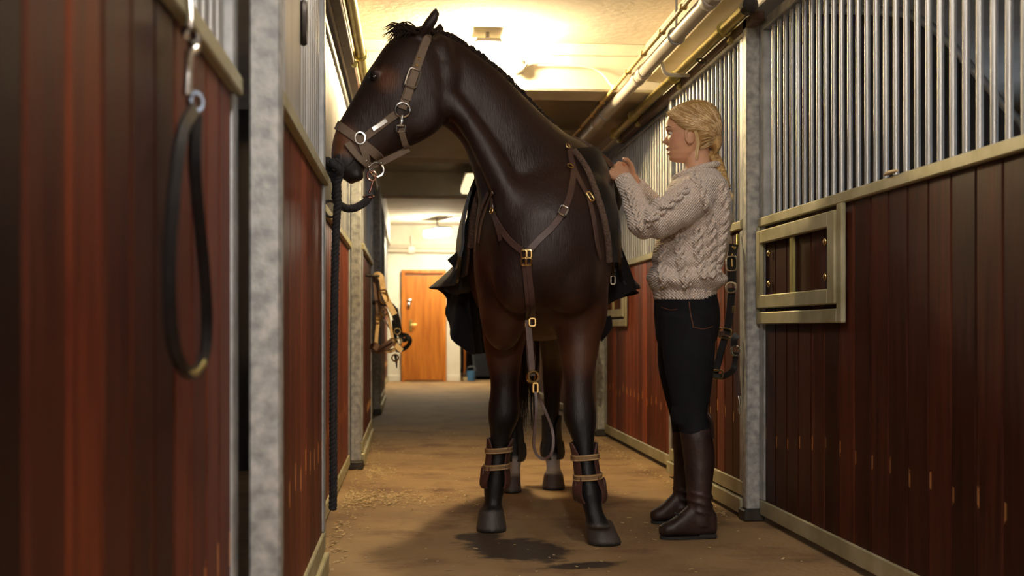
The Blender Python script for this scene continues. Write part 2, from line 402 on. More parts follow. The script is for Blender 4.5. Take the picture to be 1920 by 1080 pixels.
def stall(name, label, cat_, s, xf, y0, y1, zr, zt, z0=.02, door=False, single=True, hatch=None, group=None, tints=None, bars_y=None):
    """one framed stall panel or sliding door; s=+1 right of the aisle, -1 left; xf = face towards the aisle"""
    T = .045; x0, x1 = sorted((xf, xf + s*T)); xm = xf + s*T/2; st = .05
    t = thing(name, label, cat_, (xm, (y0+y1)/2, 0), group)
    rz = z0+.075 if not door else z0+.14
    obj('bottom_rail', MB().box((x0, y0, rz-.065), (x1, y1, rz), .004), M['galv_y'], t)
    if door: obj('guide_rail', MB().box((x0 - (.012 if s > 0 else -.0), y0, z0), (x1 + (.012 if s < 0 else 0), y1, z0+.068), .004), M['galv_y'], t)
    lx0, lx1 = sorted((xf - s*.010, xf + s*T))
    obj('ledge_rail', MB().box((lx0, y0, zr-.038), (lx1, y1, zr), .004), M['galv_y'], t)
    obj('top_rail', MB().box((x0, y0, zt-.045), (x1, y1, zt), .004), M['galv'], t)
    for yy in (y0, y1-st):
        obj('stile', MB().box((x0, yy, rz), (x1, yy+st, zr-.038), .004).box((x0, yy, zr), (x1, yy+st, zt-.045), .004), M['galv'], t)
    n = max(1, round((y1-y0-2*st)/PW)); w = (y1-y0-2*st)/n; h = zr-.038-rz
    if single:
        for i in range(n):
            put('plank', plank_mesh(h, w), t, (xm, y0+st+w*(i+.5), rz), tints(i, y0+st+w*(i+.5)) if tints else tint())
    else:
        mb = MB()
        for i in range(n):
            yc = y0+st+w*(i+.5); a = w/2-.0015; g = .014; c = .006
            mb.prism([(xm-g,yc-a+c),(xm-g+c,yc-a),(xm+g-c,yc-a),(xm+g,yc-a+c),(xm+g,yc+a-c),(xm+g-c,yc+a),(xm-g+c,yc+a),(xm-g,yc+a-c)], 2, rz, zr-.038)
        o = obj('plank_boards', mb, M['plank'], t); o['kind'] = 'stuff'
    nb = round((y1-y0-2*st)/BS)-1; dy = (y1-y0-2*st)/(nb+1); hb = zt-.045-zr
    if single:
        for i in range(nb): put('bar', bar_mesh(hb), t, (xm, y0+st+dy*(i+1), zr))
    else:
        mb = MB()
        for i in range(nb): mb.tube([(xm, y0+st+dy*(i+1), zr),(xm, y0+st+dy*(i+1), zt-.045)], .0098, 6)
        o = obj('bars', mb, M['bar'], t, 40); o['kind'] = 'stuff'
    if hatch:
        ha, hb_ = hatch; zb, zc_ = .843, zr-.038; xo = xf - s*.018
        def fbox(m_, a0, a1, c0, c1, dep=.018): m_.box((xf, a0, c0), (xf - s*dep, a1, c1), .004)
        m1 = MB(); fbox(m1, ha, ha+.05, zb, zc_); fbox(m1, ha+.05, hb_, zb, zb+.05); fbox(m1, hb_-.012, hb_, zb+.05, zc_)
        obj('hatch_frame', m1, M['galv_y'], t)
        m2 = MB(); i0, i1, k0, k1 = ha+.055, hb_-.016, zb+.066, zc_-.02
        fbox(m2, i0, i0+.07, k0, k1, .024); fbox(m2, i1-.05, i1, k0, k1, .024); fbox(m2, i0+.07, i1-.05, k0, k0+.055, .024); fbox(m2, i0+.07, i1-.05, k1-.055, k1, .024)
        hd = obj('hatch_door', m2, M['galv_y'], t)
        ym = (i0+i1)/2 + .03
        obj('hatch_strip', MB().box((xf, ym-.018, k0+.055), (xf-s*.014, ym+.018, k1-.055), .003), M['brass'], hd)
        for yq in (i0+.14, i1-.12):
            for zq in (k0+.10, k1-.10):
                obj('bolt', MB().ellipsoid((xf-s*.004, yq, zq), (.008,.014,.014), 10, 6), M['gold'], hd, 60)
    return t
GP, GD = 'framed stall panels along the aisle', 'sliding stall doors along the aisle'
XR, XD, XL, XLD = 1.489, 1.440, -.345, -.275
ZR, ZL, ZT = 1.294, 1.33, 2.135
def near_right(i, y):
    seq = (.62,.75,.55,.9,.7,.5,.8,.6,1.0,.45,.85,.65); k = seq[i % 12]*.62; return (k*1.05, k*.92, k*.9, 1)  # board stain, the whole panel darkened further as painted vignette shade
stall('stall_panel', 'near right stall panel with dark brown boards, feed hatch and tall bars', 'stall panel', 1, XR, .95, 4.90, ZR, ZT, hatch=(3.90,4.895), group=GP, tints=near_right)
stall('stall_door', 'sliding stall door with bars directly behind the woman', 'stall door', 1, XD, 4.985, 6.45, ZR, ZT, door=True, group=GD)
def far_right(i, y):
    k = rp.choice((1.1,1.3,1.6,1.9)); return (k*1.1, k*.95, k*.9, 1)
stall('stall_panel', 'right stall panel of bars and reddish boards between horse and woman', 'stall panel', 1, XR, 6.46, 8.91, ZR, ZT, hatch=(7.95,8.905), group=GP, tints=far_right)
stall('stall_door', 'far right sliding stall door hidden behind the horse', 'stall door', 1, XD, 8.985, 10.45, ZR, ZT, door=True, single=False, group=GD)
stall('stall_panel', 'farthest right stall panel behind the horse', 'stall panel', 1, XR, 10.46, 12.95, ZR, ZT, single=False, group=GP)
stall('stall_panel', 'last right stall panel near the aisle end', 'stall panel', 1, XR, 13.0, 18.0, ZR, ZT, single=False, group=GP)
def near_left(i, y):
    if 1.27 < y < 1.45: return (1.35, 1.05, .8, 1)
    k = 1.25 if y > 1.75 else (.5 if y > 1.45 else .5 if y > 1.12 else .22)  # stain tone, stepped darker towards the camera as painted vignette
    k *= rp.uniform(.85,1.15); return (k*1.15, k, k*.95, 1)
stall('stall_panel', 'nearest left stall panel of dark and orange boards where the black strap hangs', 'stall panel', -1, XL, -.60, 2.415, ZL, ZT, group=GP, tints=near_left)
def mid_left(i, y):
    k = rp.choice((1.3,1.6,2.0)); return (k*1.1, k*.95, k*.95, 1)
LD = stall('stall_door', 'left sliding stall door in front of which the rope is tied', 'stall door', -1, XLD, 2.49, 3.90, ZL, ZT, door=True, group=GD, tints=mid_left)
stall('stall_panel', 'left stall panel behind the horse muzzle with bars above', 'stall panel', -1, XL, 3.905, 6.90, ZL, ZT, group=GP, tints=mid_left)
stall('stall_door', 'far left sliding stall door where the tan halter hangs', 'stall door', -1, XLD, 6.985, 8.72, ZL, ZT, door=True, single=False, group=GD)
stall('stall_panel', 'dark far left stall panel beyond the tan halter', 'stall panel', -1, XL, 8.73, 11.35, ZL, ZT, single=False, group=GP)
stall('stall_door', 'farthest left sliding stall door near the aisle end', 'stall door', -1, XLD, 11.44, 13.2, ZL, ZT, door=True, single=False, group=GD)
stall('stall_panel', 'last left stall panel beside the orange door', 'stall panel', -1, XL, 13.21, 18.5, ZL, ZT, single=False, group=GP)
# latch opening on the left door
obj('latch_plate', MB().box((XLD+.004, 2.60, ZL), (XLD-.02, 2.95, ZT-.05), .003), M['bar'], LD)
obj('latch_slot', MB().torus((XLD+.006, 3.02, 1.60), (1,0,0), .05, .010, .4, n=20).box((XLD+.008,3.005,1.555),(XLD-.02,3.035,1.60),.003), M['darkmetal'], LD, 50)
# posts
def post(s, xa, xb, y, h, label):
    t = thing('post', label, 'post', ((xa+xb)/2, y, 0), 'galvanised square posts between stalls')
    obj('shaft', MB().box((xa, y-.03, .05), (xb, y+.03, h), .005), M['post'], t)
    obj('foot_plate', MB().box((xa-.015, y-.045, 0), (xb+.015, y+.045, .05), .006), M['darkmetal'], t)
post(1, 1.435, 1.497, 4.942, 2.16, 'grey galvanised post on the right beside the dark hanging halter')
post(1, 1.435, 1.497, 8.948, 2.16, 'grey galvanised post glimpsed beside the horse front leg')
post(-1, -.326, -.262, 2.452, 2.2, 'blurred grey galvanised post nearest the camera on the left')
post(-1, -.345, -.285, 6.942, 2.2, 'blue grey galvanised post on the left under the horse head')
post(-1, -.345, -.285, 11.395, 2.2, 'distant left galvanised post beyond the tan halter')
for y, lb in ((4.942,'dark stall partition with a swan neck curved top rail behind near bars'), (8.948,'dark stall partition at the far right stall')):
    t = thing('stall_partition', lb, 'partition', (3.0, y, 0))
    pr = [(1.56,2.2),(2.05,2.2),(2.2,2.17),(2.34,2.07),(2.48,1.92),(2.64,1.75),(2.85,1.58),(3.2,1.48),(4.6,1.48)]
    top = cat([V((a, y, b)) for a, b in pr], 5)
    n = 22
    xs = [1.56 + (4.6-1.56)*i/n for i in range(n+1)]
    def zat(x):
        for a, b in zip(top[:-1], top[1:]):
            if a.x <= x <= b.x + 1e-6: return a.z + (b.z-a.z)*(x-a.x)/max(1e-6, b.x-a.x)
        return 1.48
    for i in range(n):
        a, b = xs[i]+.002, xs[i+1]-.002
        za, zb_ = zat(a), zat(b)
        obj('plank', MB().prism([(a,0),(b,0),(b,zb_),((a+b)/2,zat((a+b)/2)),(a,za)], 1, y-.018, y+.018), M['outer_d'], t)
    obj('top_rail', MB().tube(top, .028, 10), M['galv'], t, 60)
for y, lb in ((2.45,'left stall partition by the near post'), (6.94,'left stall partition by the blue grey post')):
    t = thing('stall_partition', lb, 'partition', (-2.0, y, 0))
    for i in range(12):
        a = -3.6 + i*.27
        obj('plank', MB().box((a+.002, y-.018, 0), (a+.268, y+.018, 2.1), .003), M['outer_d'], t)

# ------------------------------------------------------------------ headers, pipes, tracks
struct('trim_2', MB().box((1.36,-3,2.262), (1.64,18.6,2.475), .006), M['header'])
struct('trim_3', MB().box((1.47,-3,2.19), (1.56,18.6,2.262), .006), M['whitecable'])
struct('trim_4', MB().box((-.56,-3,2.235), (-.30,18.6,2.475), .006), M['header'])
struct('trim_5', MB().box((-.335,-3,2.15), (-.30,18.6,2.235), .004), M['header'])
pp = thing('ceiling_pipe', 'thick grey pipe with couplings running under the ceiling on the right', 'pipe', (1.22, 8, 2.167))
obj('pipe_run', MB().tube([(1.22,-2,2.167),(1.22,18.5,2.167)], .034, 16), M['pipe'], pp, 50)
for y in (4.55, 4.70, 6.05, 6.20, 7.6, 9.4, 9.55, 12.0):
    obj('coupling', MB().tube([(1.22,y-.035,2.167),(1.22,y-.03,2.167),(1.22,y+.03,2.167),(1.22,y+.035,2.167)], [.035,.040,.040,.035], 16), M['pipe'], pp, 50)
for y in (5.3, 7.25, 10.8): obj('pipe_clip', MB().torus((1.22,y,2.167), (0,1,0), .037, .006, n=18).tube([(1.22,y,2.203),(1.22,y,2.47)], .006, 6), M['galv'], pp, 50)
cb = thing('conduit', 'yellow cable conduit running beside the ceiling pipe', 'conduit', (1.19, 8, 2.25))
obj('cable_run', MB().tube([(1.155,-2,2.188),(1.155,18.5,2.188)], .010, 8), M['cable'], cb, 50)
for i in range(26): obj('cable_clip', MB().box((1.14,3.2+i*.42,2.176),(1.172,3.225+i*.42,2.199),.003), M['gold'], cb)
obj('cable_branch', MB().tube(cat([V((1.155,6.55,2.195)), V((1.14,6.62,2.22)), V((1.10,6.67,2.29)), V((1.0,6.675,2.33)), V((.72,6.675,2.335))], 6), .006, 6), M['whitecable'], cb, 50)
obj('elbow_pipe', MB().tube(cat([V((1.25,5.75,2.15)), V((1.265,5.75,2.10)), V((1.31,5.78,2.095)), V((1.42,5.90,2.12))], 6), .010, 8), M['whitecable'], pp, 50)
def track(s, x, z, y0, y1, label, ys):
    t = thing('door_track', label, 'track', (x, (y0+y1)/2, z), 'sliding door tracks')
    obj('rail_tube', MB().tube([(x,y0,z),(x,y1,z)], .026, 12), M['brass'], t, 50)
    obj('brown_strip', MB().box((x+s*.03, y0, z-.055), (x+s*.075, y1, z-.01), .004), M['brownstrap'], t)  # thin brown strip just under the tube
    obj('end_stop', MB().tube([(x,y0-.05,z),(x,y0,z)], .034, 12), M['darkmetal'], t, 50)
    for y in ys:
        obj('bracket', MB().torus((x,y,z), (0,1,0), .030, .007, n=16).box((x,y-.015,z-.01),(x+s*.09,y+.015,z+.012),.003).tube([(x+s*.03,y-.02,z-.05),(x+s*.03,y+.02,z-.05)],.016,10), M['brass'], t, 50)
track(1, 1.405, 2.165, 4.80, 8.05, 'yellow zinc track tube above the right sliding door', (5.15, 6.15, 7.3, 7.95))
track(-1, -.245, 2.195, 2.2, 8.7, 'rusty track rail above the left stall doors', (3.0, 4.6, 5.9, 7.4, 8.5))
tr = obj('tie_ring', MB().torus((1.40,5.55,2.115), (.3,0,1), .022, .004, 1.5), M['darkmetal'], None, 50); tag(tr, 'small dark metal ring above the bars over the woman', 'ring')

# ------------------------------------------------------------------ lamps
def lamp(label, c, size, mat, rz=0.0, drop=.0, name='ceiling_lamp'):
    t = thing(name, label, 'lamp', (c[0], c[1], 2.47))
    hx, hy, hz = size[0]/2, size[1]/2, size[2]
    m1 = MB().box((-hx*1.12,-hy*1.06,0), (hx*1.12,hy*1.06,hz*.35), .008)
    m2 = MB().box((-hx,-hy,-hz), (hx,hy,0), .02)
    R = Matrix.Rotation(rz, 3, 'Z')
    for m_, nm, mt in ((m1,'housing',M['lampgrey']), (m2,'diffuser',mat)):
        m_.v = [tuple(R @ V(p) + V(c)) for p in m_.v]; obj(nm, m_, mt, t, 30)
    if drop: obj('hanger', MB().tube([(c[0],c[1],c[2]+hz*.3),(c[0],c[1],2.475)], .012, 8), M['lampgrey'], t, 50)
    return t
lamp('bright ceiling lamp partly hidden behind the horse neck', (.43,6.50,2.387), (.125,.20,.085), M['lamp_main'], drop=.05)
lamp('long ceiling lamp at the near end of the aisle', (.06,-1.0,2.42), (.16,1.2,.07), M['lamp_back'])
lamp('ceiling lamp over the aisle just out of view before the horse', (.55,2.9,2.42), (.14,.60,.07), M['lamp_near'])
lamp('dim yellow ceiling lamp far down the aisle', (.60,11.5,2.28), (.16,1.1,.07), M['lamp_mid'], drop=.05)
lamp('lit lamp above the orange door at the aisle end', (.41,17.45,2.30), (.20,.62,.09), M['lamp_far'], .35, drop=.1)
lb = thing('bulkhead_lamp', 'small round lamp with cable on the bright ceiling beam', 'lamp', (.60,6.69,2.32))
obj('globe', MB().ellipsoid((.61,6.655,2.315), (.05,.045,.045)), M['whitecable'], lb, 60)
obj('holder', MB().tube([(.66,6.66,2.335),(.70,6.66,2.345)], .018, 10).box((.55,6.67,2.335),(.66,6.70,2.36),.004), M['lampgrey'], lb, 50)
obj('lamp_cable', MB().tube(cat([W(938,95,6.6), W(946,118,6.6), W(962,131,6.6), W(978,130,6.6), W(990,115,6.6), W(996,106,6.6)], 6), .005, 6), M['whitecable'], lb, 60)

# ------------------------------------------------------------------ recess behind: broom, bin
t = thing('broom', 'orange handled broom leaning in the dark recess', 'broom', (.93,18.9,0))
obj('handle', MB().tube([(.88,18.87,.06),(.90,18.97,1.15)], .016, 8), M['orange'], t, 50)
obj('broom_head', MB().box((.78,18.83,.06),(.98,18.95,.12),.01), M['brownstrap'], t)
obj('bristles', MB().box((.78,18.83,.0),(.98,18.95,.06),.004), M['straw'], t)
t = thing('waste_bin', 'dark grey wheeled waste bin in the recess beyond the horse', 'bin', (1.3,19.3,0))
obj('bin_body', MB().loft([(V((1.3,19.3,.06)), V((.24,0,0)), V((0,.24,0))), (V((1.3,19.3,.5)), V((.28,0,0)), V((0,.28,0))), (V((1.3,19.3,.95)), V((.31,0,0)), V((0,.31,0)))], 24, 3, 5), M['rugm'], t, 40)
obj('bin_lid', MB().box((.96,18.97,.95),(1.64,19.62,1.02),.02), M['darkmetal'], t)
obj('bin_wheel', MB().tube([(1.0,19.5,.09),(1.6,19.5,.09)], .09, 12), M['darkmetal'], t, 50)
bk = thing('blue_bucket', 'small blue bucket on the floor next to the broom', 'bucket', (.98,18.8,0))
obj('bucket_body', MB().tube([(.98,18.72,0),(.98,18.72,.16)], [.06,.075], 16), M['blue'], bk, 50)
obj('bail', MB().torus((.98,18.72,.17), (0,1,.5), .07, .004), M['galv'], bk, 50)
# ------------------------------------------------------------------ horse
def bx(y): return .52 + .075*(y-4.52)          # body axis
def sec(px_top, px_bot, zt, zb, hw):
    a, b = W(*px_top, zt), W(*px_bot, zb); return [(a+b)/2, (a-b)/2, hw]
def fin(secs):                                   # turn (centre, u, width) into loft sections
    out = []; m = len(secs)
    for i, (c, u, hw) in enumerate(secs):
        ax = secs[min(i+1, m-1)][0] - secs[max(i-1, 0)][0]
        v = ax.cross(u).normalized()*hw; out.append((c, u, v))
    return out
H = MB()
trunk = [(4.285,1.14,.08,.10),(4.35,1.145,.180,.20),(4.48,1.165,.240,.29),(4.68,1.175,.268,.365),(4.90,1.18,.285,.405),(5.15,1.15,.312,.38),
         (5.45,1.15,.325,.37),(5.75,1.20,.305,.345),(5.95,1.23,.25,.28),(6.08,1.22,.12,.15)]
H.loft([(V((bx(y),y,z)), V((hw,.0,0)), V((0,0,hh))) for y,z,hw,hh in trunk], 32, 5, 2.25)
# withers ridge, shoulders, pectoral lobes, rump
H.ellipsoid((bx(4.92),4.95,1.50), (.09,.30,.10))
for sx in (-1, 1):
    H.ellipsoid((bx(4.6)+sx*.185,4.62,1.13), (.095,.17,.30), rot=Matrix.Rotation(.32,3,'X'))
    H.ellipsoid((bx(4.4)+sx*.10,4.41,1.04), (.11,.10,.17))
    H.ellipsoid((bx(4.6)+sx*.16,4.60,.93), (.10,.14,.20))
    H.ellipsoid((bx(5.75)+sx*.16,5.74,1.22), (.16,.28,.28))
# neck
neck = [sec((812,62),(836,236),4.47,4.46,.072), sec((838,68),(842,243),4.50,4.48,.076), sec((880,94),(855,254),4.53,4.49,.088), sec((928,131),(874,278),4.57,4.50,.100),
        sec((972,176),(893,327),4.62,4.50,.118), sec((1012,218),(907,376),4.68,4.50,.140), sec((1050,252),(922,425),4.76,4.50,.17), sec((1085,278),(948,480),4.84,4.50,.205), sec((1098,340),(985,540),4.92,4.52,.22)]
H.loft(fin(neck), 24, 5)
# long muscle groove on the neck's near side is a raised strap of muscle
H.loft(fin([sec((835,150),(835,215),4.40,4.40,.035), sec((880,200),(866,250),4.42,4.42,.05), sec((930,270),(905,330),4.42,4.42,.055), sec((985,370),(945,420),4.40,4.40,.06), sec((1010,440),(975,490),4.40,4.40,.05)]), 16, 5)
# head
head = [sec((790,48),(838,200),4.46,4.46,.075), sec((752,62),(836,226),4.43,4.44,.095), sec((722,86),(826,240),4.41,4.43,.107), sec((703,114),(812,252),4.40,4.42,.110), sec((686,138),(788,266),4.385,4.41,.102),
        sec((671,168),(757,280),4.375,4.39,.082), sec((655,196),(728,292),4.36,4.375,.066), sec((641,219),(706,300),4.35,4.36,.057), sec((629,245),(690,310),4.34,4.35,.055),
        sec((622,274),(682,322),4.335,4.34,.060), sec((622,302),(672,338),4.335,4.335,.055), sec((632,328),(658,346),4.335,4.335,.034)]
H.loft(fin(head), 24, 5, 2.3)
H.ellipsoid(W(836,150,4.46), (.055,.085,.13)); H.ellipsoid(W(828,110,4.46), (.05,.075,.09))
# cheek bone, brow, nostril rim
H.ellipsoid(W(782,205,4.345), (.085,.03,.10)); H.ellipsoid(W(704,136,4.318), (.026,.018,.016)); H.ellipsoid(W(706,190,4.34), (.016,.018,.085), rot=Matrix.Rotation(.55,3,'Y'))
H.ellipsoid(W(633,296,4.29), (.022,.018,.030)); H.ellipsoid(W(668,330,4.32), (.03,.035,.022))
# ears
def ear(base, tip, w, back):
    b, t_ = base, tip; ax = (t_-b); sd = V((1,0,.5)).normalized()
    s_ = [];
    for k, wd in ((-.12,.7),(0,.85),(.25,1.0),(.55,.86),(.8,.5),(1.0,.08)):
        s_.append((b+ax*k + back*math.sin(max(0,k)*math.pi)*.012, sd*w*wd, ax.cross(sd).normalized()*w*wd*.55))
    H.loft(s_, 14, 4)
ear(W(794,66,4.385), W(816,12,4.36), .040, V((.5,-1,0)))
ear(W(817,74,4.53), W(826,40,4.56), .036, V((0,1,0)))
# legs: (px, py, distance, half width, half depth)
def leg(pts, y_is_world=False):
    s_ = []
    for p in pts:
        c = W(p[0], p[1], p[2]); s_.append((c, V((p[3],0,0)), V((0,p[4],0))))
    return s_
legs = []
LF = [(955,450,4.66,.07,.17),(952,500,4.70,.105,.175),(946,560,4.76,.100,.14),(944,610,4.79,.092,.112),(945,665,4.80,.078,.092),(946,720,4.80,.058,.068),(945,760,4.80,.064,.068),(944,785,4.80,.063,.066),(939,815,4.81,.044,.05),(934,850,4.82,.036,.046),(930,885,4.82,.037,.05),(927,915,4.82,.044,.054),(925,938,4.81,.036,.043),(922,955,4.79,.042,.05),(921,962,4.785,.050,.056)]
RF = [(1078,450,4.60,.07,.17),(1080,500,4.60,.105,.18),(1083,560,4.62,.100,.145),(1084,610,4.62,.092,.112),(1085,665,4.60,.077,.090),(1084,720,4.57,.057,.068),(1086,762,4.55,.063,.068),(1088,790,4.54,.063,.066),(1093,822,4.52,.044,.05),(1097,855,4.51,.036,.046),(1102,895,4.50,.037,.05),(1106,925,4.49,.044,.054),(1112,955,4.47,.036,.043),(1120,978,4.45,.043,.05),(1123,988,4.445,.052,.056)]
LH = [(965,520,5.62,.14,.24),(958,590,5.70,.13,.20),(955,640,5.86,.085,.13),(955,680,6.02,.062,.09),(957,705,6.08,.054,.075),(960,745,6.07,.044,.055),(963,800,6.05,.036,.044),(964,850,6.03,.042,.05),(963,875,6.00,.036,.042),(961,893,5.97,.042,.05),(960,899,5.96,.049,.055)]
RH = [(1058,520,5.72,.14,.24),(1050,590,5.80,.13,.20),(1042,640,5.96,.085,.13),(1038,680,6.12,.062,.09),(1036,705,6.18,.054,.075),(1035,745,6.17,.044,.055),(1034,800,6.15,.037,.044),(1036,850,6.13,.042,.05),(1037,872,6.10,.036,.042),(1039,888,6.07,.042,.05),(1040,895,6.06,.049,.055)]
for L_ in (LF, RF, LH, RH): H.loft(leg(L_), 18, 5, 2.2)
def hoof(px, zfront, w, h, lean=0.0):
    """w half width; zfront = distance of the toe"""
    yf = zfront; x0 = (px-VPX)*zfront/F*cs
    c0 = V((x0, yf+w*1.05, -.0)); c1 = V((x0-lean, yf+w*1.28, h))
    H.loft([(c0, V((w,0,0)), V((0,w*1.05,0))), (c0+V((0,0,.012)), V((w*1.0,0,0)), V((0,w*1.05,0))), ((c0+c1)/2, V((w*.91,0,0)), V((0,w*.96,0))), (c1, V((w*.80,0,0)), V((0,w*.85,0)))], 22, 3, 2.2)
hoof(924,4.70,.063,.092,.0); hoof(1143,4.37,.066,.092,.022); hoof(961,5.83,.055,.086); hoof(1043,5.92,.060,.086)
hm = remesh(H, .0085, 9, .5)
# let the muscle masses of chest, shoulder and neck run into each other
def laplace(me, weight, it):
    n_ = len(me.vertices); c_ = np.empty(n_*3); me.vertices.foreach_get('co', c_); c_ = c_.reshape(-1,3)
    ed = np.empty(len(me.edges)*2, dtype=np.int64); me.edges.foreach_get('vertices', ed); a_, b_ = ed[0::2], ed[1::2]
    deg = np.bincount(a_, minlength=n_)+np.bincount(b_, minlength=n_); w_ = weight(c_)[:,None]
    for _ in range(it):
        s_ = np.stack([np.bincount(a_, c_[b_,k], n_)+np.bincount(b_, c_[a_,k], n_) for k in range(3)], 1)/deg[:,None]
        c_ = c_ + (s_-c_)*w_*.6
    me.vertices.foreach_set('co', c_.ravel()); me.update()
def wch(c_):
    f = lambda x, a, b: np.clip((x-a)/(b-a), 0, 1)
    return f(c_[:,2], .52, 1.05)*(1-f(c_[:,2], 1.30, 1.60)*.85)*(c_[:,0] > .12)*(1-.6*f(c_[:,1], 4.9, 5.2))
laplace(hm, wch, 60)
# coat colours by region of the body (points, muzzle, socks, hooves)
def coat_mat():
    m = bpy.data.materials.new('dark_bay_coat'); m.use_nodes = True; N, L, b = nodes_of(m)
    at = N.new('ShaderNodeAttribute'); at.attribute_name = 'coat'
    tc = N.new('ShaderNodeTexCoord'); nz = N.new('ShaderNodeTexNoise'); nz.inputs['Scale'].default_value = 5; nz.inputs['Detail'].default_value = 7
    L.new(tc.outputs['Object'], nz.inputs['Vector'])
    mr = N.new('ShaderNodeMapRange'); mr.inputs['To Min'].default_value = .6; mr.inputs['To Max'].default_value = 1.5; L.new(nz.outputs['Fac'], mr.inputs[0])
    mx = N.new('ShaderNodeMixRGB'); mx.blend_type = 'MULTIPLY'; mx.inputs[0].default_value = 1
    L.new(at.outputs['Color'], mx.inputs[1]); L.new(mr.outputs[0], mx.inputs[2]); L.new(mx.outputs[0], b.inputs['Base Color'])
    mp = N.new('ShaderNodeMapping'); mp.inputs['Scale'].default_value = (1,1,.18); L.new(tc.outputs['Object'], mp.inputs[0])
    n2 = N.new('ShaderNodeTexNoise'); n2.inputs['Scale'].default_value = 190; n2.inputs['Detail'].default_value = 3; L.new(mp.outputs[0], n2.inputs['Vector'])
    n3 = N.new('ShaderNodeTexNoise'); n3.inputs['Scale'].default_value = 9; n3.inputs['Detail'].default_value = 3; L.new(tc.outputs['Object'], n3.inputs['Vector'])
    b1 = N.new('ShaderNodeBump'); b1.inputs['Strength'].default_value = .30; b1.inputs['Distance'].default_value = .005; L.new(n2.outputs['Fac'], b1.inputs['Height'])
    b2 = N.new('ShaderNodeBump'); b2.inputs['Strength'].default_value = .22; b2.inputs['Distance'].default_value = .03; L.new(n3.outputs['Fac'], b2.inputs['Height']); L.new(b1.outputs[0], b2.inputs['Normal']); L.new(b2.outputs[0], b.inputs['Normal'])
    b.inputs['Roughness'].default_value = .44; b.inputs['Specular IOR Level'].default_value = .38
    rr = N.new('ShaderNodeMapRange'); rr.inputs['To Min'].default_value = .36; rr.inputs['To Max'].default_value = .62; L.new(nz.outputs['Fac'], rr.inputs[0]); L.new(rr.outputs[0], b.inputs['Roughness'])
    b.inputs['Sheen Weight'].default_value = .05; b.inputs['Sheen Roughness'].default_value = .4; b.inputs['Sheen Tint'].default_value = (.9,.55,.35,1)
    return m
M['coat'] = coat_mat()
n = len(hm.vertices); co = np.empty(n*3); hm.vertices.foreach_get('co', co); co = co.reshape(-1,3)
def ss(x, a, b): t = np.clip((x-a)/(b-a), 0, 1); return t*t*(3-2*t)
BAY, BLACK, TAN = np.array((.020,.0082,.0060)), np.array((.0055,.0045,.0047)), np.array((.13,.048,.018))
col = np.tile(BAY, (n,1))
def mixc(w, c): 
    global col
    col = col*(1-w[:,None]) + np.array(c)[None,:]*w[:,None]
X_, Y_, Z_ = co[:,0], co[:,1], co[:,2]
zcn = X_*sn + Y_*cs; pxn = 960 + F*(X_*cs-Y_*sn)/zcn; pyn = VPY - F*(Z_-CAMH)/zcn
headm = ((pxn < 830) & (Z_ > 1.2)).astype(float)
mixc((1-ss(Z_, .42, .66))*(1-headm), BLACK)
mixc(.75*ss(Z_, .60, .72)*(1-ss(Z_, .84, .98))*(Y_ < 5.3)*(1-headm), (.085,.030,.012))
hd = np.hypot(pxn-640, pyn-268); mixc(headm*(1-ss(hd, 14, 46))*.9, TAN)
hd = np.hypot((pxn-640)/1.2, pyn-325); mixc(headm*(1-ss(hd, 24, 40)), (.013,.010,.010))
hd = np.hypot(pxn-726, pyn-150); mixc(headm*(1-ss(hd, 8, 34))*.55, TAN)
hd = np.hypot(pxn-698, pyn-146); mixc(headm*(1-ss(hd, 4, 16)), (.006,.004,.004))
sock = (Y_ > 5.4)*(Z_ < .185).astype(float); mixc(sock*(1-ss(Z_, .15, .185)), (.50,.46,.43))
mixc(((Z_ < .092)*(Y_ < 5.4))*(1-ss(Z_, .080, .094)), (.060,.050,.043))
mixc((Z_ < .10)*(Y_ > 5.4)*(1-ss(Z_, .075, .10)), (.085,.062,.055))
mixc((1-ss(Z_, .010, .018)), (.02,.018,.017))
ca = hm.color_attributes.new('coat', 'FLOAT_COLOR', 'POINT'); ca.data.foreach_set('color', np.hstack([col, np.ones((n,1))]).ravel())
hm.materials.append(M['coat'])
HL = V((.57,5.2,0))
horse = thing('horse', 'dark bay horse standing in the aisle with head turned to the left wall', 'horse', HL)
bvh = BVHTree.FromPolygons([V(c) for c in co], [tuple(p.vertices) for p in hm.polygons])
hm.transform(Matrix.Translation(-HL))
obj('body', hm, None, horse)
CAM = V((0,0,CAMH))
def hit(px, py, off=.004):               # nearest coat surface seen from the aisle
    d = (W(px, py, 1.0)-CAM).normalized(); r = bvh.ray_cast(CAM, d)
    if r[0] is None: return None
    return r[0]+r[1]*off, r[1]
def hit_back(px, py, zc=5.3, off=.004):  # the same line met from behind
    p = W(px, py, zc); d = (CAM-p).normalized(); r = bvh.ray_cast(p, d)
    return (r[0]+r[1]*off, r[1]) if r[0] else None
def path(pts, fn=hit, sub=6, off=.004):
    q = cat([V((a,b,0)) for a,b in pts], sub); P, Nn = [], []
    for k in q:
        h = fn(k.x, k.y, off=off)
        if h is None: continue
        P.append(h[0]); Nn.append(h[1])
    return relax(P), Nn
def relax(P, it=2):
    for _ in range(it): P = [P[0]] + [(P[i-1]+P[i]*2+P[i+1])/4 for i in range(1, len(P)-1)] + [P[-1]] if len(P) > 2 else P
    return P
def strap(name, pts, w, mat, parent, th=.004, fn=hit, off=.004, sub=6):
    P, Nn = path(pts, fn, sub, off)
    if len(P) < 2: return None
    return obj(name, MB().ribbon(P, Nn, w, th), mat, parent, 50)
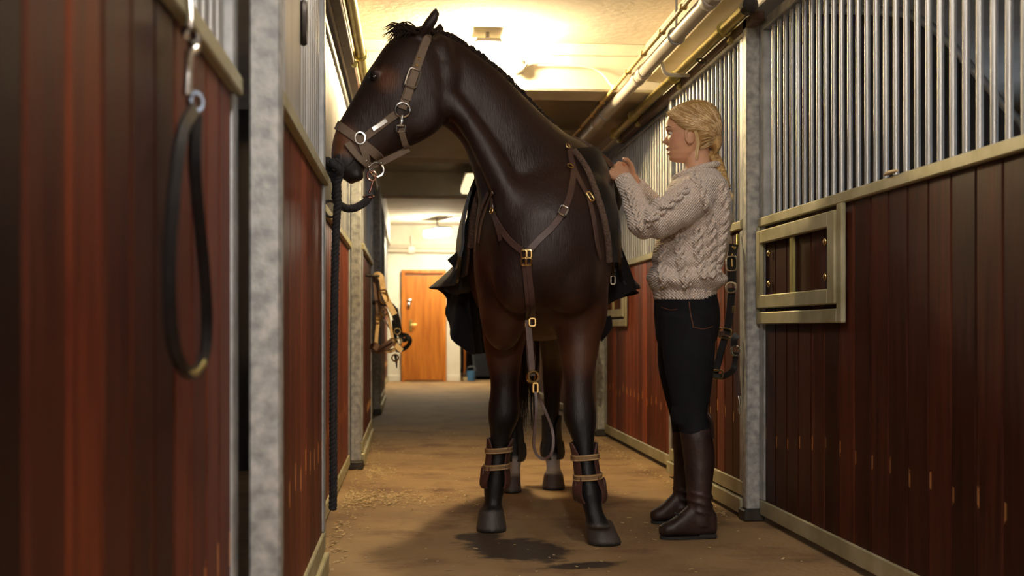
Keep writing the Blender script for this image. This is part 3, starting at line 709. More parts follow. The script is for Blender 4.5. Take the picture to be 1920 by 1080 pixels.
# eye, nostril, mouth line
h_ = hit(699,145,-.006)
if h_:
    e = obj('eye', MB().ellipsoid(h_[0], (.019,.014,.017)), pm('horse_eye', (.006,.004,.004), None, 5, rough=.06), horse, 80)
h_ = hit(632,297,-.002)
if h_: obj('nostril', MB().ellipsoid(h_[0], (.011,.006,.018), rot=Matrix.Rotation(.5,3,'Y')), M['rope'], horse, 80)
P, Nn = path([(634,326),(646,316),(658,306),(664,298)], off=-.001)
obj('mouth_line', MB().tube(P, .0035, 6), M['rope'], horse, 80)
# mane, forelock and tail: hair strands
rh = random.Random(3)
def strand(mb, pts, r): 
    q = cat(pts, 4); m = len(q); mb.tube(q, [r*(1-.85*i/(m-1)) for i in range(m)], 4, caps=False)
crest = cat([V((808,58,4.50)), V((838,66,4.50)), V((880,92,4.53)), V((928,129,4.57)), V((972,174,4.62)), V((1012,216,4.68)), V((1045,250,4.75)), V((1068,268,4.80))], 40)
mane = MB()
for k in range(0, len(crest), 1):
    for _ in range(3):
        c = crest[k]; jx = rh.uniform(-4,4)
        a = W(c.x+jx, c.y+rh.uniform(1,7), c.z+rh.uniform(-.02,.02))
        ln = rh.uniform(.05,.13); out = rh.uniform(.012,.03)
        f = k/len(crest)
        d = V((.55+.3*f, .55, 0))
        mb_p = [a, a+V((d.x*out, d.y*out, .012)), a+d*(out+ln*.25)+V((0,.01,-ln*.45)), a+d*(out+ln*.3)+V((rh.uniform(-.01,.02),.02,-ln))]
        strand(mane, mb_p, rh.uniform(.003,.006))
obj('mane', mane, M['hairm'], horse, 60)
fl = MB()
for _ in range(70):
    a = W(rh.uniform(752,792), rh.uniform(54,66), 4.40+rh.uniform(-.05,.05)); e_ = W(rh.uniform(716,745), rh.uniform(50,100), 4.36+rh.uniform(-.06,.05)); 
    m_ = (a+e_)/2 + V((0,0,rh.uniform(.015,.03)))
    strand(fl, [a, m_, e_], rh.uniform(.003,.005))
obj('forelock', fl, M['hairm'], horse, 60)
tl = MB()
for _ in range(110):
    a = V((bx(6.08)+rh.uniform(-.03,.03), 6.10+rh.uniform(-.02,.03), 1.36)); ex = .61+rh.uniform(-.055,.05); bz = rh.uniform(.27,.45)
    strand(tl, [a, V((bx(6.1)+rh.uniform(-.06,.06), 6.19, 1.15)), V((ex+rh.uniform(-.03,.03), 6.20+rh.uniform(-.04,.04), .75)), V((ex, 6.17+rh.uniform(-.04,.04), bz))], rh.uniform(.004,.007))
obj('tail', tl, M['hairm'], horse, 60)

# ------------------------------------------------------------------ halter on the head
def ringpath(c, nor, a0, a1, steps, off=.004, far=.35):  # strap path all round, found from outside towards c
    nor = nor.normalized(); a = V((0,0,1)) - nor*nor.z; a.normalize(); b = nor.cross(a); P, Nn = [], []
    for k in range(steps):
        an = a0 + (a1-a0)*k/steps if a1-a0 > 6.2 else a0 + (a1-a0)*k/(steps-1)
        d = a*math.cos(an) + b*math.sin(an); r = bvh.ray_cast(c + d*far, -d, far)
        if r[0] is not None: P.append(r[0]+r[1]*off); Nn.append(r[1])
    return P, Nn
ht = thing('halter', 'taupe webbing halter with silver rings on the horse head', 'halter', W(720,210,4.35))
ax_head = (W(652,290,4.34)-W(722,140,4.40)).normalized()
# nose band follows the slanted line of the photograph: two points across the nose
c_n = W(668,262,4.35); nd = (W(634,224,4.33)-W(684,262,4.33)); ynor = nd.cross(V((sn,cs,0))).normalized()
P, Nn = ringpath(c_n, ynor, 0, 2*math.pi, 40)
obj('nose_band', MB().ribbon(relax(P), Nn, .034, .004, closed=True), M['web'], ht, 50)
strap('cheek_strap', [(678,262),(700,246),(725,227),(746,212)], .030, M['web'], ht)
o = strap('name_plate', [(699,243),(712,235),(725,226)], .016, M['chrome'], ht, off=.009)
o = strap('crown_strap', [(754,204),(763,178),(772,150),(783,118),(794,88),(803,64)], .034, M['web'], ht)
strap('crown_strap', [(754,204),(763,178),(772,150),(783,118),(794,88),(803,64)], .034, M['web'], ht, fn=lambda a,b,off=.004: hit_back(a,b,5.0,off))
strap('crown_tip', [(762,188),(770,160),(780,130),(790,100),(800,72)], .032, M['web'], ht, off=.009)
strap('cheek_strap', [(678,262),(700,246),(725,227),(746,212)], .030, M['web'], ht, fn=lambda a,b,off=.004: hit_back(a,b,5.0,off))
strap('chin_strap', [(677,266),(682,282),(686,298),(688,309)], .030, M['web'], ht)
strap('chin_tab', [(651,270),(660,284),(672,298),(690,312)], .026, M['web'], ht, off=.010)
strap('throat_strap', [(752,240),(755,256),(760,272),(768,278)], .024, M['web'], ht)
jaw = MB(); pts = cat([W(690,312,4.32), W(710,307,4.335), W(735,295,4.36), W(766,279,4.39)], 6)
obj('jaw_strap', MB().ribbon(pts, [V((0,-1,-.4))]*len(pts), .024, .004), M['web'], ht, 50)
def ring_at(name, px, py, R, r, mat, parent, sx=1.0, power=2.0, up=None, off=.010, fn=hit, n=22):
    h = fn(px, py, off=off)
    if h is None: return None
    return obj(name, MB().torus(h[0], h[1], R, r, sx, up, n, 6, power), mat, parent, 60)
ring_at('cheek_ring', 755, 206, .026, .0042, M['chrome'], ht)
ring_at('nose_ring', 675, 260, .022, .0042, M['chrome'], ht, sx=.85)
u = (W(783,118,4.3)-W(763,178,4.3))
ring_at('crown_buckle', 773, 149, .036, .0042, M['chrome'], ht, sx=.62, power=6, up=u, off=.014)
for q in ((780,125),(784,113)):
    ring_at('eyelet', *q, .005, .0025, M['gold'], ht, off=.013, n=10)
h_ = hit(753,228)
if h_:
    obj('snap_hook', MB().tube([W(754,216,4.27), W(753,226,4.265), W(752,236,4.27)], [.004,.007,.005], 8).torus(W(752,241,4.27), h_[1], .012, .004, 1.3, power=5), M['chrome'], ht, 60)
obj('chin_ring', MB().torus(W(706,318,4.32), V((.3,-1,.1)), .027, .0042, 1.0), M['chrome'], ht, 60)
for q in ((686,302),(692,313),(714,306)): 
    obj('rivet', MB().ellipsoid(W(*q,4.305), (.006,.006,.006), 10, 6), M['chrome'], ht, 60)

# ------------------------------------------------------------------ lead rope
lr = thing('lead_rope', 'black lead rope from halter snap tied at the left stall door', 'rope', W(628,330,4.0))
obj('snap', MB().torus(W(697,330,4.30), V((.2,-1,0)), .018, .0035, .9).tube([W(699,340,4.29), W(696,352,4.28), W(692,362,4.27)], [.004,.005,.004], 8).torus(W(691,369,4.26), V((0,-.4,1)), .014, .004, 1.3), pm('bronze_snap', (.16,.06,.06), (.30,.16,.12), 20, rough=.3, metal=.9), lr, 60)
def twisted(mb, pts, R, r, pitch, strands=3, n=6):
    q = cat(pts, 14); L_ = [0]
    for i in range(1, len(q)): L_.append(L_[-1]+(q[i]-q[i-1]).length)
    N_ = max(30, int(L_[-1]/pitch*10)); res = []
    j = 0
    for i in range(N_+1):
        s_ = L_[-1]*i/N_
        while j < len(L_)-2 and L_[j+1] < s_: j += 1
        t_ = (s_-L_[j])/max(1e-9, L_[j+1]-L_[j]); res.append((q[j].lerp(q[j+1], t_), s_))
    for k in range(strands):
        P = []; up = V((.3,.9,.2)).normalized()
        for i, (p, s_) in enumerate(res):
            t_ = (res[min(i+1, N_)][0]-res[max(i-1, 0)][0]).normalized(); a = (up - t_*up.dot(t_)).normalized(); up = a; b = t_.cross(a)
            an = 2*math.pi*(s_/pitch + k/strands); P.append(p + (a*math.cos(an)+b*math.sin(an))*R)
        mb.tube(P, r, n)
    return mb
obj('rope_span', twisted(MB(), [W(691,369,4.26), W(688,376,4.25), W(676,385,4.20), W(660,391,4.14), W(645,389,4.08), W(632,380,4.02), W(629,365,4.0), W(630,345,3.99), W(622,322,3.985)], .0070, .0080, .045), M['rope'], lr, 60)
obj('knot', twisted(MB(), [W(612,300,3.96), W(622,306,3.94), W(636,318,3.95), W(632,332,3.98), W(622,326,4.0), W(617,312,3.99), W(628,304,3.95), W(638,312,3.96), W(634,340,3.97)], .0070, .0078, .045), M['rope'], lr, 60)
obj('rope_tail', twisted(MB(), [W(632,338,3.97), W(633,380,3.98), W(630,430,3.99), W(628,520,3.99), W(626,640,3.99), W(625,780,3.99), W(625,900,3.99), W(624,955,3.99)], .0070, .0080, .045), M['rope'], lr, 60)
obj('wall_ring', MB().torus(W(620,392,3.99), V((.4,-1,.2)), .028, .005), M['darkmetal'], lr, 60)

# ------------------------------------------------------------------ saddle, pad, rug
def shell(y0, y1, ny, zh, off, thick, flare, fold, seed, zl=None, xs=0.0):
    """cloth or leather laid over the back: rows along the body, columns from left hem over the back to right hem"""
    rr = random.Random(seed); mb = MB(); na = 17; nd_ = 9; rows = []
    for i in range(ny+1):
        y = y0+(y1-y0)*i/ny
        cx = bx(y); row = []
        tt = cat([V((a[0],a[1],0)) for a in trunk], 1)
        # interpolate trunk
        for a, b in zip(trunk[:-1], trunk[1:]):
            if a[0] <= y <= b[0]:
                f = (y-a[0])/(b[0]-a[0]); cz = a[1]+(b[1]-a[1])*f; hw = a[2]+(b[2]-a[2])*f; hh = a[3]+(b[3]-a[3])*f; break
        for sd in (-1, 1):
            side = []
            for k in range(na):                       # from the top down to the widest place
                an = math.pi/2*k/(na-1); p = 2/2.25
                cc_ = V((cx, y, cz)); dd_ = V((sd*math.sin(an), 0, math.cos(an))); rc_ = bvh.ray_cast(cc_+dd_*.8, -dd_, .8)
                if rc_[0] is not None:
                    ra_ = min((rc_[0]-cc_).length, max(hw, hh)*1.12)+off; side.append(cc_+dd_*ra_); continue
                side.append(V((cx+sd*hw*math.sin(an)**p, y, cz+hh*math.cos(an)**p + (.035*math.exp(-(an/.35)**2) if y < 5.2 else 0))))
            zb = zh(y, sd); hw_ = abs(side[-1].x-cx)
            for k in range(1, nd_+1):
                f = k/nd_
                xo = flare(y, sd)*f**1.3 + fold*f*math.sin(y*23+seed+sd*1.3) + fold*.5*f*math.sin(y*47+sd)
                side.append(V((cx+sd*(hw_+xo), y + .02*f*math.sin(y*31), cz+(zb-cz)*f)))
            row.append(side)
        rows.append(list(reversed(row[0]))+row[1][1:])
    m = len(rows[0])
    vs = [p for r in rows for p in r]; fs = [(i*m+k, i*m+k+1, (i+1)*m+k+1, (i+1)*m+k) for i in range(ny) for k in range(m-1)]
    return vs, fs
def solid(name, vs, fs, th, mat, parent, outward=1):
    me = bpy.data.meshes.new(name); base = base_of(parent) if parent else V((0,0,0))
    me.from_pydata([tuple(p-base) for p in vs], [], fs)
    bm = bmesh.new(); bm.from_mesh(me); bmesh.ops.recalc_face_normals(bm, faces=bm.faces)
    bmesh.ops.solidify(bm, geom=list(bm.faces), thickness=-th); bmesh.ops.recalc_face_normals(bm, faces=bm.faces); bm.to_mesh(me); bm.free()
    me.shade_smooth(); me.set_sharp_from_angle(angle=math.radians(50))
    return obj(name, me, mat, parent)
rug = thing('horse_rug', 'black wool rug draped over the horse back with flaring edges', 'rug', (bx(5.5),5.5,1.0))
def rug_hem(y, sd):
    if y < 5.30: return 1.00 + .05*(5.3-y)
    return 1.00 - (.30 if sd < 0 else .06)*min(1, (y-5.30)/.3)
def rug_fl(y, sd): return (.11 if sd < 0 else .125)*max(.0, 1-abs(y-5.25)/.40)-.05*max(0, min(1, (y-5.4)/.3))+.010
vs, fs = shell(5.02, 6.03, 44, rug_hem, .022, .006, rug_fl, .022, 2)
solid('rug_sheet', vs, fs, .006, M['rugm'], rug)
# folded-over corners standing off both flanks
def flap(name, pts, n2, mat, parent, th=.006):
    """pts: rows of px/distance points"""
    rows = [cat([W(*p) for p in r], 5) for r in pts]; m = len(rows[0])
    cols = [cat([rows[i][k] for i in range(len(rows))], 5) for k in range(m)]; nr = len(cols[0])
    vs = [cols[k][i] for i in range(nr) for k in range(m)]
    fs = [(i*m+k, i*m+k+1, (i+1)*m+k+1, (i+1)*m+k) for i in range(nr-1) for k in range(m-1)]
    return solid(name, vs, fs, th, mat, parent)
flap('rug_fold', [[(905,330,4.98),(890,400,5.05),(874,455,5.10),(840,489,5.12)], [(905,335,5.05),(892,410,5.12),(880,470,5.20),(858,508,5.22)], [(905,345,5.2),(893,430,5.25),(885,490,5.30),(868,505,5.35)]], 0, M['rugm'], rug)
flap('rug_corner', [[(886,450,5.12),(872,490,5.15),(850,512,5.16),(832,545,5.18)], [(890,460,5.2),(880,505,5.25),(868,535,5.25),(850,552,5.25)], [(895,470,5.4),(890,520,5.45),(884,545,5.45),(868,550,5.45)]], 0, M['rugm'], rug)
flap('rug_corner', [[(1135,400,4.98),(1158,445,5.02),(1178,495,5.05),(1195,540,5.08)], [(1128,430,5.02),(1135,490,5.1),(1138,540,5.12),(1150,565,5.14)], [(1120,460,5.2),(1120,520,5.3),(1116,560,5.3),(1113,588,5.3)]], 0, M['rugm'], rug)
flap('rug_tail', [[(1115,560,5.25),(1125,590,5.28),(1146,592,5.28)], [(1120,580,5.3),(1128,606,5.30),(1147,615,5.30)], [(1124,600,5.32),(1124,630,5.32),(1128,641,5.32)]], 0, M['rugm'], rug)
obj('buckle', MB().torus(W(1149,525,5.03), V((0,-1,0)), .018, .0045, .5, power=5).torus(W(1149,508,5.04), V((0,-1,0)), .012, .0045, .6, power=5), M['chrome'], rug, 60)
obj('buckle_tab', MB().ribbon([W(1147,470,5.02), W(1149,490,5.03), W(1149,512,5.03)], [V((0,-1,0))]*3, .014, .003), M['brownstrap'], rug, 50)

sad = thing('saddle', 'black leather saddle on the horse back', 'saddle', (bx(5.15),5.15,1.5))
def sad_hem(y, sd): return 1.12 - .10*math.sin(max(0, min(1, (y-4.85)/.45))*math.pi)
vs, fs = shell(4.85, 5.32, 22, sad_hem, .040, .01, lambda y, sd: .012, .0, 5)
solid('flap', vs, fs, .012, M['black_l'], sad)
st = []
for y, z, hw, hh in ((4.93,1.60,.05,.030),(4.97,1.625,.085,.040),(5.05,1.615,.11,.045),(5.18,1.59,.14,.045),(5.32,1.60,.16,.05),(5.42,1.64,.15,.045),(5.47,1.645,.10,.03)):
    st.append((V((bx(y),y,z)), V((hw,0,0)), V((0,0,hh))))
obj('seat', MB().loft(st, 20, 4), M['black_l'], sad, 60)
for sd in (-1, 1):
    obj('knee_roll', MB().ellipsoid((bx(4.97)+sd*.262,4.96,1.37), (.035,.06,.13), rot=Matrix.Rotation(-sd*.30,3,'Y')), M['black_l'], sad, 60)
obj('pommel_pad', MB().loft([(W(1128,300,4.96), V((.02,0,0)), V((0,.04,.0))), (W(1143,330,4.96), V((.042,0,0)), V((0,.06,0))), (W(1147,375,4.98), V((.048,0,0)), V((0,.06,0))), (W(1143,418,5.0), V((.015,0,0)), V((0,.03,0)))], 16, 5), M['black_l'], sad, 60)
obj('pommel_pad', MB().loft([(W(906,316,5.0), V((.015,0,0)), V((0,.03,0))), (W(902,332,5.0), V((.03,0,0)), V((0,.05,0))), (W(903,350,5.0), V((.02,0,0)), V((0,.04,0)))], 16, 5), M['black_l'], sad, 60)
pad = thing('saddle_pad', 'brown fleece edged saddle pad in front of the saddle', 'saddle pad', (bx(4.95),4.95,1.4))
vs, fs = shell(4.74, 5.30, 16, lambda y, sd: 1.05+.10*max(0,(4.95-y)/.2), .014, .01, lambda y, sd: .006, .0, 9)
solid('pad_sheet', vs, fs, .010, M['fleece'], pad)
# front panel of the pad lying on the near shoulder, with its fleece border
edge_px = cat([V((a,b,0)) for a,b in ((1072,284),(1090,306),(1106,338),(1120,380),(1130,420),(1136,455),(1138,490))], 6)
rows_, fl_p, fl_n = [], [], []
for e_ in edge_px:
    x_ = e_.x; h0 = hit(x_, e_.y, .010)
    while h0 is None and x_ > e_.x-30: x_ -= 1; h0 = hit(x_, e_.y, .010)
    if h0 is None: continue
    xm_ = x_
    while hit(xm_+1, e_.y, 0) is not None and xm_ < x_+60: xm_ += 1
    xm_ = max(xm_-1, x_)
    row = [hit(x_+(xm_-x_)*j/5, e_.y, .010+.012*j/5) or h0 for j in range(6)]
    q_ = row[-1]; row = [r_[0] for r_ in row] + [q_[0]+q_[1]*.005+V((.02,.10,0))]
    rows_.append(row); fl_p.append(h0[0]); fl_n.append(h0[1])
m7 = 7; vs7 = [p_ for r_ in rows_ for p_ in r_]
fs7 = [(i*m7+k, i*m7+k+1, (i+1)*m7+k+1, (i+1)*m7+k) for i in range(len(rows_)-1) for k in range(m7-1)]
solid('shoulder_panel', vs7, fs7, .008, M['black_l'], pad)
obj('fleece_border', MB().tube(relax(fl_p, 4), .013, 8), M['fleece'], pad, 60)
# fleece roll along the front edge
edge = []
for k in range(33):
    p = vs[k*1] if k < len(vs) else None
row0 = vs[:len(vs)//17]
edge = [p + V((0,-.008,0)) for p in row0]
fm = MB(); fm.tube(edge, .014, 8); obj('fleece_edge', fm, M['fleece'], pad, 60)
# strap the woman is tightening
rs = obj('strap_end', MB().ribbon(cat([W(1082,283,4.90), W(1100,282,4.88), W(1120,287,4.85), W(1138,300,4.80), W(1147,312,4.77)], 6), [V((-.2,-.6,.8))]*25, .022, .004), M['brownstrap'], sad, 50)
obj('strap_under', MB().ribbon(cat([W(1086,288,4.90), W(1105,288,4.89), W(1124,294,4.86), W(1143,309,4.80)], 6), [V((-.2,-.6,.8))]*19, .018, .004), M['leather'], sad, 50)

# ------------------------------------------------------------------ breastplate
bp_ = thing('breastplate', 'brown leather breastplate with brass buckles across the horse chest', 'harness', W(988,480,4.3))
strap('shoulder_strap', [(1066,272),(1070,300),(1078,325),(1092,352),(1103,372)], .026, M['leather'], bp_)
strap('saddle_strap', [(1103,374),(1109,400),(1114,430),(1118,460),(1124,485)], .024, M['leather'], bp_)
strap('chest_strap', [(1075,318),(1072,345),(1066,372),(1054,400),(1036,425),(1012,448),(990,472)], .026, M['leather'], bp_)
strap('chest_strap', [(925,372),(925,395),(936,422),(955,450),(982,473)], .024, M['leather'], bp_)
strap('side_strap', [(924,398),(934,425),(940,452)], .016, M['leather'], bp_)
strap('side_strap', [(918,360),(905,390),(896,425),(892,470)], .016, M['brownstrap'], bp_)
strap('side_strap', [(926,360),(914,390),(904,420),(899,455)], .012, M['brownstrap'], bp_)
ring_at('brass_buckle', 1103, 371, .019, .0045, M['gold'], bp_, sx=.8, power=5, up=V((.5,0,-1)))
ring_at('brass_buckle', 1054, 397, .019, .0045, M['chrome'], bp_, sx=.8, power=5, up=V((-.5,0,-1)))
ring_at('brass_ring', 1067, 315, .012, .0035, M['gold'], bp_)
ring_at('brass_ring', 926, 396, .011, .003, M['gold'], bp_)
ring_at('brass_stud', 1062, 277, .009, .003, M['gold'], bp_)
for q in ((984,476),(992,476),(984,490),(992,490)): ring_at('brass_buckle', *q, .014, .0045, M['gold'], bp_, sx=.7, power=5, off=.012)
strap('martingale_strap', [(984,492),(986,530),(989,575),(990,600)], .019, M['leather'], bp_, off=.006)
strap('martingale_strap', [(992,492),(994,530),(997,575),(998,600)], .022, M['leather'], bp_, off=.010)
dn = cat([W(990,600,4.36), W(993,640,4.36), W(996,675,4.36), W(998,705,4.36)], 5)
obj('martingale_end', MB().ribbon(dn, [V((0,-1,0))]*len(dn), .024, .004), M['leather'], bp_, 50)
dn = cat([W(988,602,4.38), W(989,640,4.38), W(991,675,4.38), W(994,702,4.38)], 5)
obj('martingale_end', MB().ribbon(dn, [V((0,-1,0))]*len(dn), .012, .004), M['leather'], bp_, 50)
obj('brass_keeper', MB().torus(W(998,604,4.345), V((0,-1,0)), .014, .0045, .8, power=4).torus(W(989,608,4.36), V((0,-1,0)), .011, .004, .6, power=4), M['gold'], bp_, 60)
obj('brass_ring_large', MB().torus(W(1000,706,4.345), V((.2,-1,0)), .020, .0055).torus(W(996,708,4.355), V((.6,-1,0)), .019, .004), M['gold'], bp_, 60)
obj('brass_hook', MB().torus(W(1004,727,4.345), V((0,-1,0)), .017, .005, .5, power=5), M['gold'], bp_, 60)
lp = cat([W(1004,735,4.35), W(1005,770,4.34), W(1002,810,4.34), W(1001,838,4.34), W(1008,854,4.34), W(1020,860,4.34), W(1032,852,4.35), W(1037,832,4.36), W(1035,805,4.37), W(1024,775,4.37), W(1013,750,4.37), W(1007,735,4.36)], 6)
obj('strap_loop', MB().ribbon(lp, [V((0,-1,0))]*len(lp), .011, .010), M['leather'], bp_, 50)

# ------------------------------------------------------------------ leg boots
def leg_at(L_, z):
    s_ = [(W(p[0],p[1],p[2]), p[3], p[4]) for p in L_]
    for a, b in zip(s_[:-1], s_[1:]):
        if a[0].z >= z >= b[0].z:
            f = (a[0].z-z)/(a[0].z-b[0].z+1e-9); return a[0].lerp(b[0], f), a[1]+(b[1]-a[1])*f, a[2]+(b[2]-a[2])*f
    return s_[-1]
def boot(L_, z0, z1, label, front=True):
    c0, _, _ = leg_at(L_, z0); t = thing('leg_boot', label, 'leg boot', c0, 'protective boots on the horse legs')
    mat = M['boot_b'] if front else M['boot_d']
    for sd in (-1, 1):
        vs, fs = [], []; nz_, na_ = 22, 12
        for i in range(nz_+1):
            z = z0+(z1-z0)*i/nz_; c, hw, hd_ = leg_at(L_, z); f = i/nz_
            bul = .010*math.exp(-((f-.16)/.16)**2)+.007
            if i == 0: bul -= .004
            a_front = math.radians(38 if front else 16) + math.radians(26)*max(0, f-.8)/.2*1.0
            for k in range(na_+1):
                an = a_front + (math.pi*.985-a_front)*k/na_    # angle from the front of the leg
                vs.append(V((c.x+sd*(hw+bul)*math.sin(an), c.y-(hd_+bul)*math.cos(an), z)))
        m = na_+1; fs = [(i*m+k, i*m+k+1, (i+1)*m+k+1, (i+1)*m+k) for i in range(nz_) for k in range(na_)]
        solid('shell', vs, fs, .007, mat, t)
        c, hw, hd_ = leg_at(L_, z0+(z1-z0)*.17)
        obj('fetlock_pad', MB().ellipsoid((c.x+sd*(hw+.012), c.y+.004, z0+(z1-z0)*.2), (.011,.034,.046)), mat, t, 60)
    if front:
        for f in (.42, .76):
            z = z0+(z1-z0)*f; P, Nn = [], []
            for k in range(17):
                an = math.radians(-100+200*k/16); c, hw, hd_ = leg_at(L_, z)
                nn = V((math.sin(an), -math.cos(an), 0)); P.append(V((c.x+(hw+.0165)*math.sin(an), c.y-(hd_+.0165)*math.cos(an)*(.86 if abs(an)<.7 else 1), z+.004*math.sin(an)))); Nn.append(nn)
            s1 = obj('boot_strap', MB().ribbon(P, Nn, .024, .003), M['tan_strap'], t, 50)
            obj('stitching', MB().ribbon([p+n_*.0025+V((0,0,.008)) for p, n_ in zip(P, Nn)], Nn, .0035, .002).ribbon([p+n_*.0025-V((0,0,.008)) for p, n_ in zip(P, Nn)], Nn, .0035, .002), M['tanl'], s1, 50)
M['boot_b'] = pm('burgundy_brown_leather', (.060,.024,.020), (.095,.040,.030), 20, rough=.5, bump=.1)
M['boot_d'] = pm('black_neoprene', (.016,.018,.020), (.03,.032,.034), 20, rough=.6, bump=.1)
M['tan_strap'] = pm('tan_boot_strap', (.20,.115,.05), (.28,.17,.08), 40, rough=.6)
boot(LF, .175, .375, 'brown leg boot on the horse front leg at left')
boot(RF, .165, .385, 'brown leg boot on the horse front leg nearest the woman')
boot(LH, .15, .37, 'black leg boot on the left hind leg of the horse', False)
boot(RH, .15, .37, 'black leg boot on the right hind leg with white sock', False)
# ------------------------------------------------------------------ woman
def ip(tab, z):
    tab = sorted(tab)
    if z <= tab[0][0]: return tab[0][1]
    for a, b in zip(tab[:-1], tab[1:]):
        if a[0] <= z <= b[0]:
            f = (z-a[0])/(b[0]-a[0]); f = f*f*(3-2*f)*.35 + f*.65; return a[1]+(b[1]-a[1])*f
    return tab[-1][1]
HC = W(1300,250,4.74)                          # middle of the head
PIT = math.radians(3); HCA, HSA = math.cos(math.radians(17)), math.sin(math.radians(17))   # face turned square to the aisle view
def hp(f, l, u):                               # forward (to the horse), left (to the camera), up -> world
    f2 = f*math.cos(PIT) + u*math.sin(PIT); u2 = u*math.cos(PIT) - f*math.sin(PIT)
    return HC + V((-f2*HCA - l*HSA, f2*HSA - l*HCA, u2))
FR = [(.1225,.0),(.118,.032),(.108,.058),(.09,.085),(.07,.103),(.05,.1075),(.03,.1085),(.018,.107),(.004,.1015),(-.02,.101),(-.042,.103),(-.055,.1035),(-.066,.1005),(-.076,.1025),(-.086,.0985),(-.097,.099),(-.106,.091),(-.113,.07),(-.116,.045)]
BK = [(.1225,-.012),(.118,-.044),(.108,-.066),(.09,-.084),(.06,-.097),(.02,-.099),(-.02,-.090),(-.05,-.068),(-.08,-.030),(-.1,-.002),(-.116,.025)]
WD = [(.1225,.008),(.118,.030),(.108,.048),(.09,.063),(.06,.073),(.02,.076),(-.02,.071),(-.05,.064),(-.08,.053),(-.1,.040),(-.110,.026),(-.116,.012)]
def gs(x, s): return math.exp(-(x/s)**2)
def head_pt(z, th, off=0.0):
    f, b, w = ip(FR, z)+off, ip(BK, z)-off, ip(WD, z)+off
    c, hd_ = (f+b)/2, (f-b)/2
    ct, st_ = math.cos(th), math.sin(th); e = 2/2.25
    x = c + hd_*math.copysign(abs(ct)**e, ct); y = w*math.copysign(abs(st_)**e, st_)
    if ct > 0 and off == 0.0:
        nose = 0
        if -.046 < z < .010:
            t = (.010-z)/.034
            nose = .0285*min(1, t)**1.1 if z > -.024 else .0285*max(0, 1-((-.024-z)/.017)**1.4)
        x += nose*gs(y, .0085 + .006*max(0, min(1, (.0-z)/.03)))
        x += .0105*gs(z+.0535, .0065)*gs(y, .018) + .0085*gs(z+.0725, .0065)*gs(y, .016) - .004*gs(z+.063, .003)*gs(y, .02) + .005*gs(z+.098, .011)*gs(y, .02)
        x += .004*gs(z-.022, .007)*gs(abs(y)-.028, .022)
        x -= .010*gs(z-.002, .0095)*gs(abs(y)-.033, .014)
        x += .004*gs(z+.022, .018)*gs(abs(y)-.042, .02)
    return x, y
B = MB()
nz_, na_ = 84, 84
vs = []
for i in range(nz_+1):
    z = -.116 + .238*(1-(1-i/nz_)**1.35)
    for k in range(na_):
        x, y = head_pt(z, 2*math.pi*k/na_); vs.append(hp(x, y, z))
vs += [hp(.03,0,-.117), hp(-.01,0,.1225)]
fs = [(i*na_+k, i*na_+(k+1) % na_, (i+1)*na_+(k+1) % na_, (i+1)*na_+k) for i in range(nz_) for k in range(na_)]
m_ = (nz_+1)*na_; fs += [(m_, (k+1) % na_, k) for k in range(na_)] + [(m_+1, nz_*na_+k, nz_*na_+(k+1) % na_) for k in range(na_)]
B.add(vs, fs)
for sd in (-1, 1):                              # ears
    c = hp(.012, sd*.076, -.022)
    B.torus(c, (hp(0,sd,0)-hp(.45,0,0)), .027, .0055, .58, up=V((-.15,0,1)), n=22)
    B.ellipsoid(hp(.008, sd*.073, -.022), (.012,.008,.022)); B.ellipsoid(hp(.014, sd*.075, -.046), (.008,.006,.009))
def E(px, py, zc, rx, ry): return (W(px,py,zc), V((rx,0,0)), V((0,ry,0)))
# neck, trunk, legs
B.loft([E(1306,272,4.74,.050,.050), E(1307,296,4.74,.050,.050), E(1311,315,4.74,.056,.056), E(1314,335,4.75,.075,.10), E(1308,370,4.76,.095,.165), E(1300,430,4.77,.10,.145), E(1292,500,4.77,.085,.12), E(1288,560,4.77,.10,.15), E(1288,600,4.77,.105,.155), E(1286,630,4.77,.09,.13)], 22, 5, 2.2)
NL = [(1290,590,4.69,.095,.088),(1291,640,4.675,.096,.088),(1292,690,4.66,.088,.082),(1294,740,4.645,.070,.066),(1296,782,4.635,.053,.056),(1306,820,4.63,.050,.052),(1311,860,4.63,.049,.050),(1311,920,4.62,.036,.038),(1312,965,4.62,.034,.038),(1313,985,4.62,.036,.036)]
FLg = [(1283,590,4.86,.092,.088),(1279,640,4.88,.092,.086),(1276,690,4.91,.083,.080),(1279,740,4.94,.066,.064),(1283,785,4.965,.048,.052),(1286,825,4.97,.044,.048),(1288,860,4.975,.043,.046),(1283,915,4.98,.034,.036),(1281,950,4.985,.032,.036),(1281,965,4.985,.034,.034)]
for L_ in (NL, FLg):
    B.loft([E(*p) for p in L_], 18, 4)
    q = L_[-1]; a = W(q[0], q[1], q[2]); B.loft([(V((a.x+.04,a.y,.05)), V((0,.024,0)), V((0,0,.025))), (V((a.x-.03,a.y,.045)), V((0,.028,0)), V((0,0,.025))), (V((a.x-.09,a.y-.006,.038)), V((0,.020,0)), V((0,0,.014)))], 14, 3)
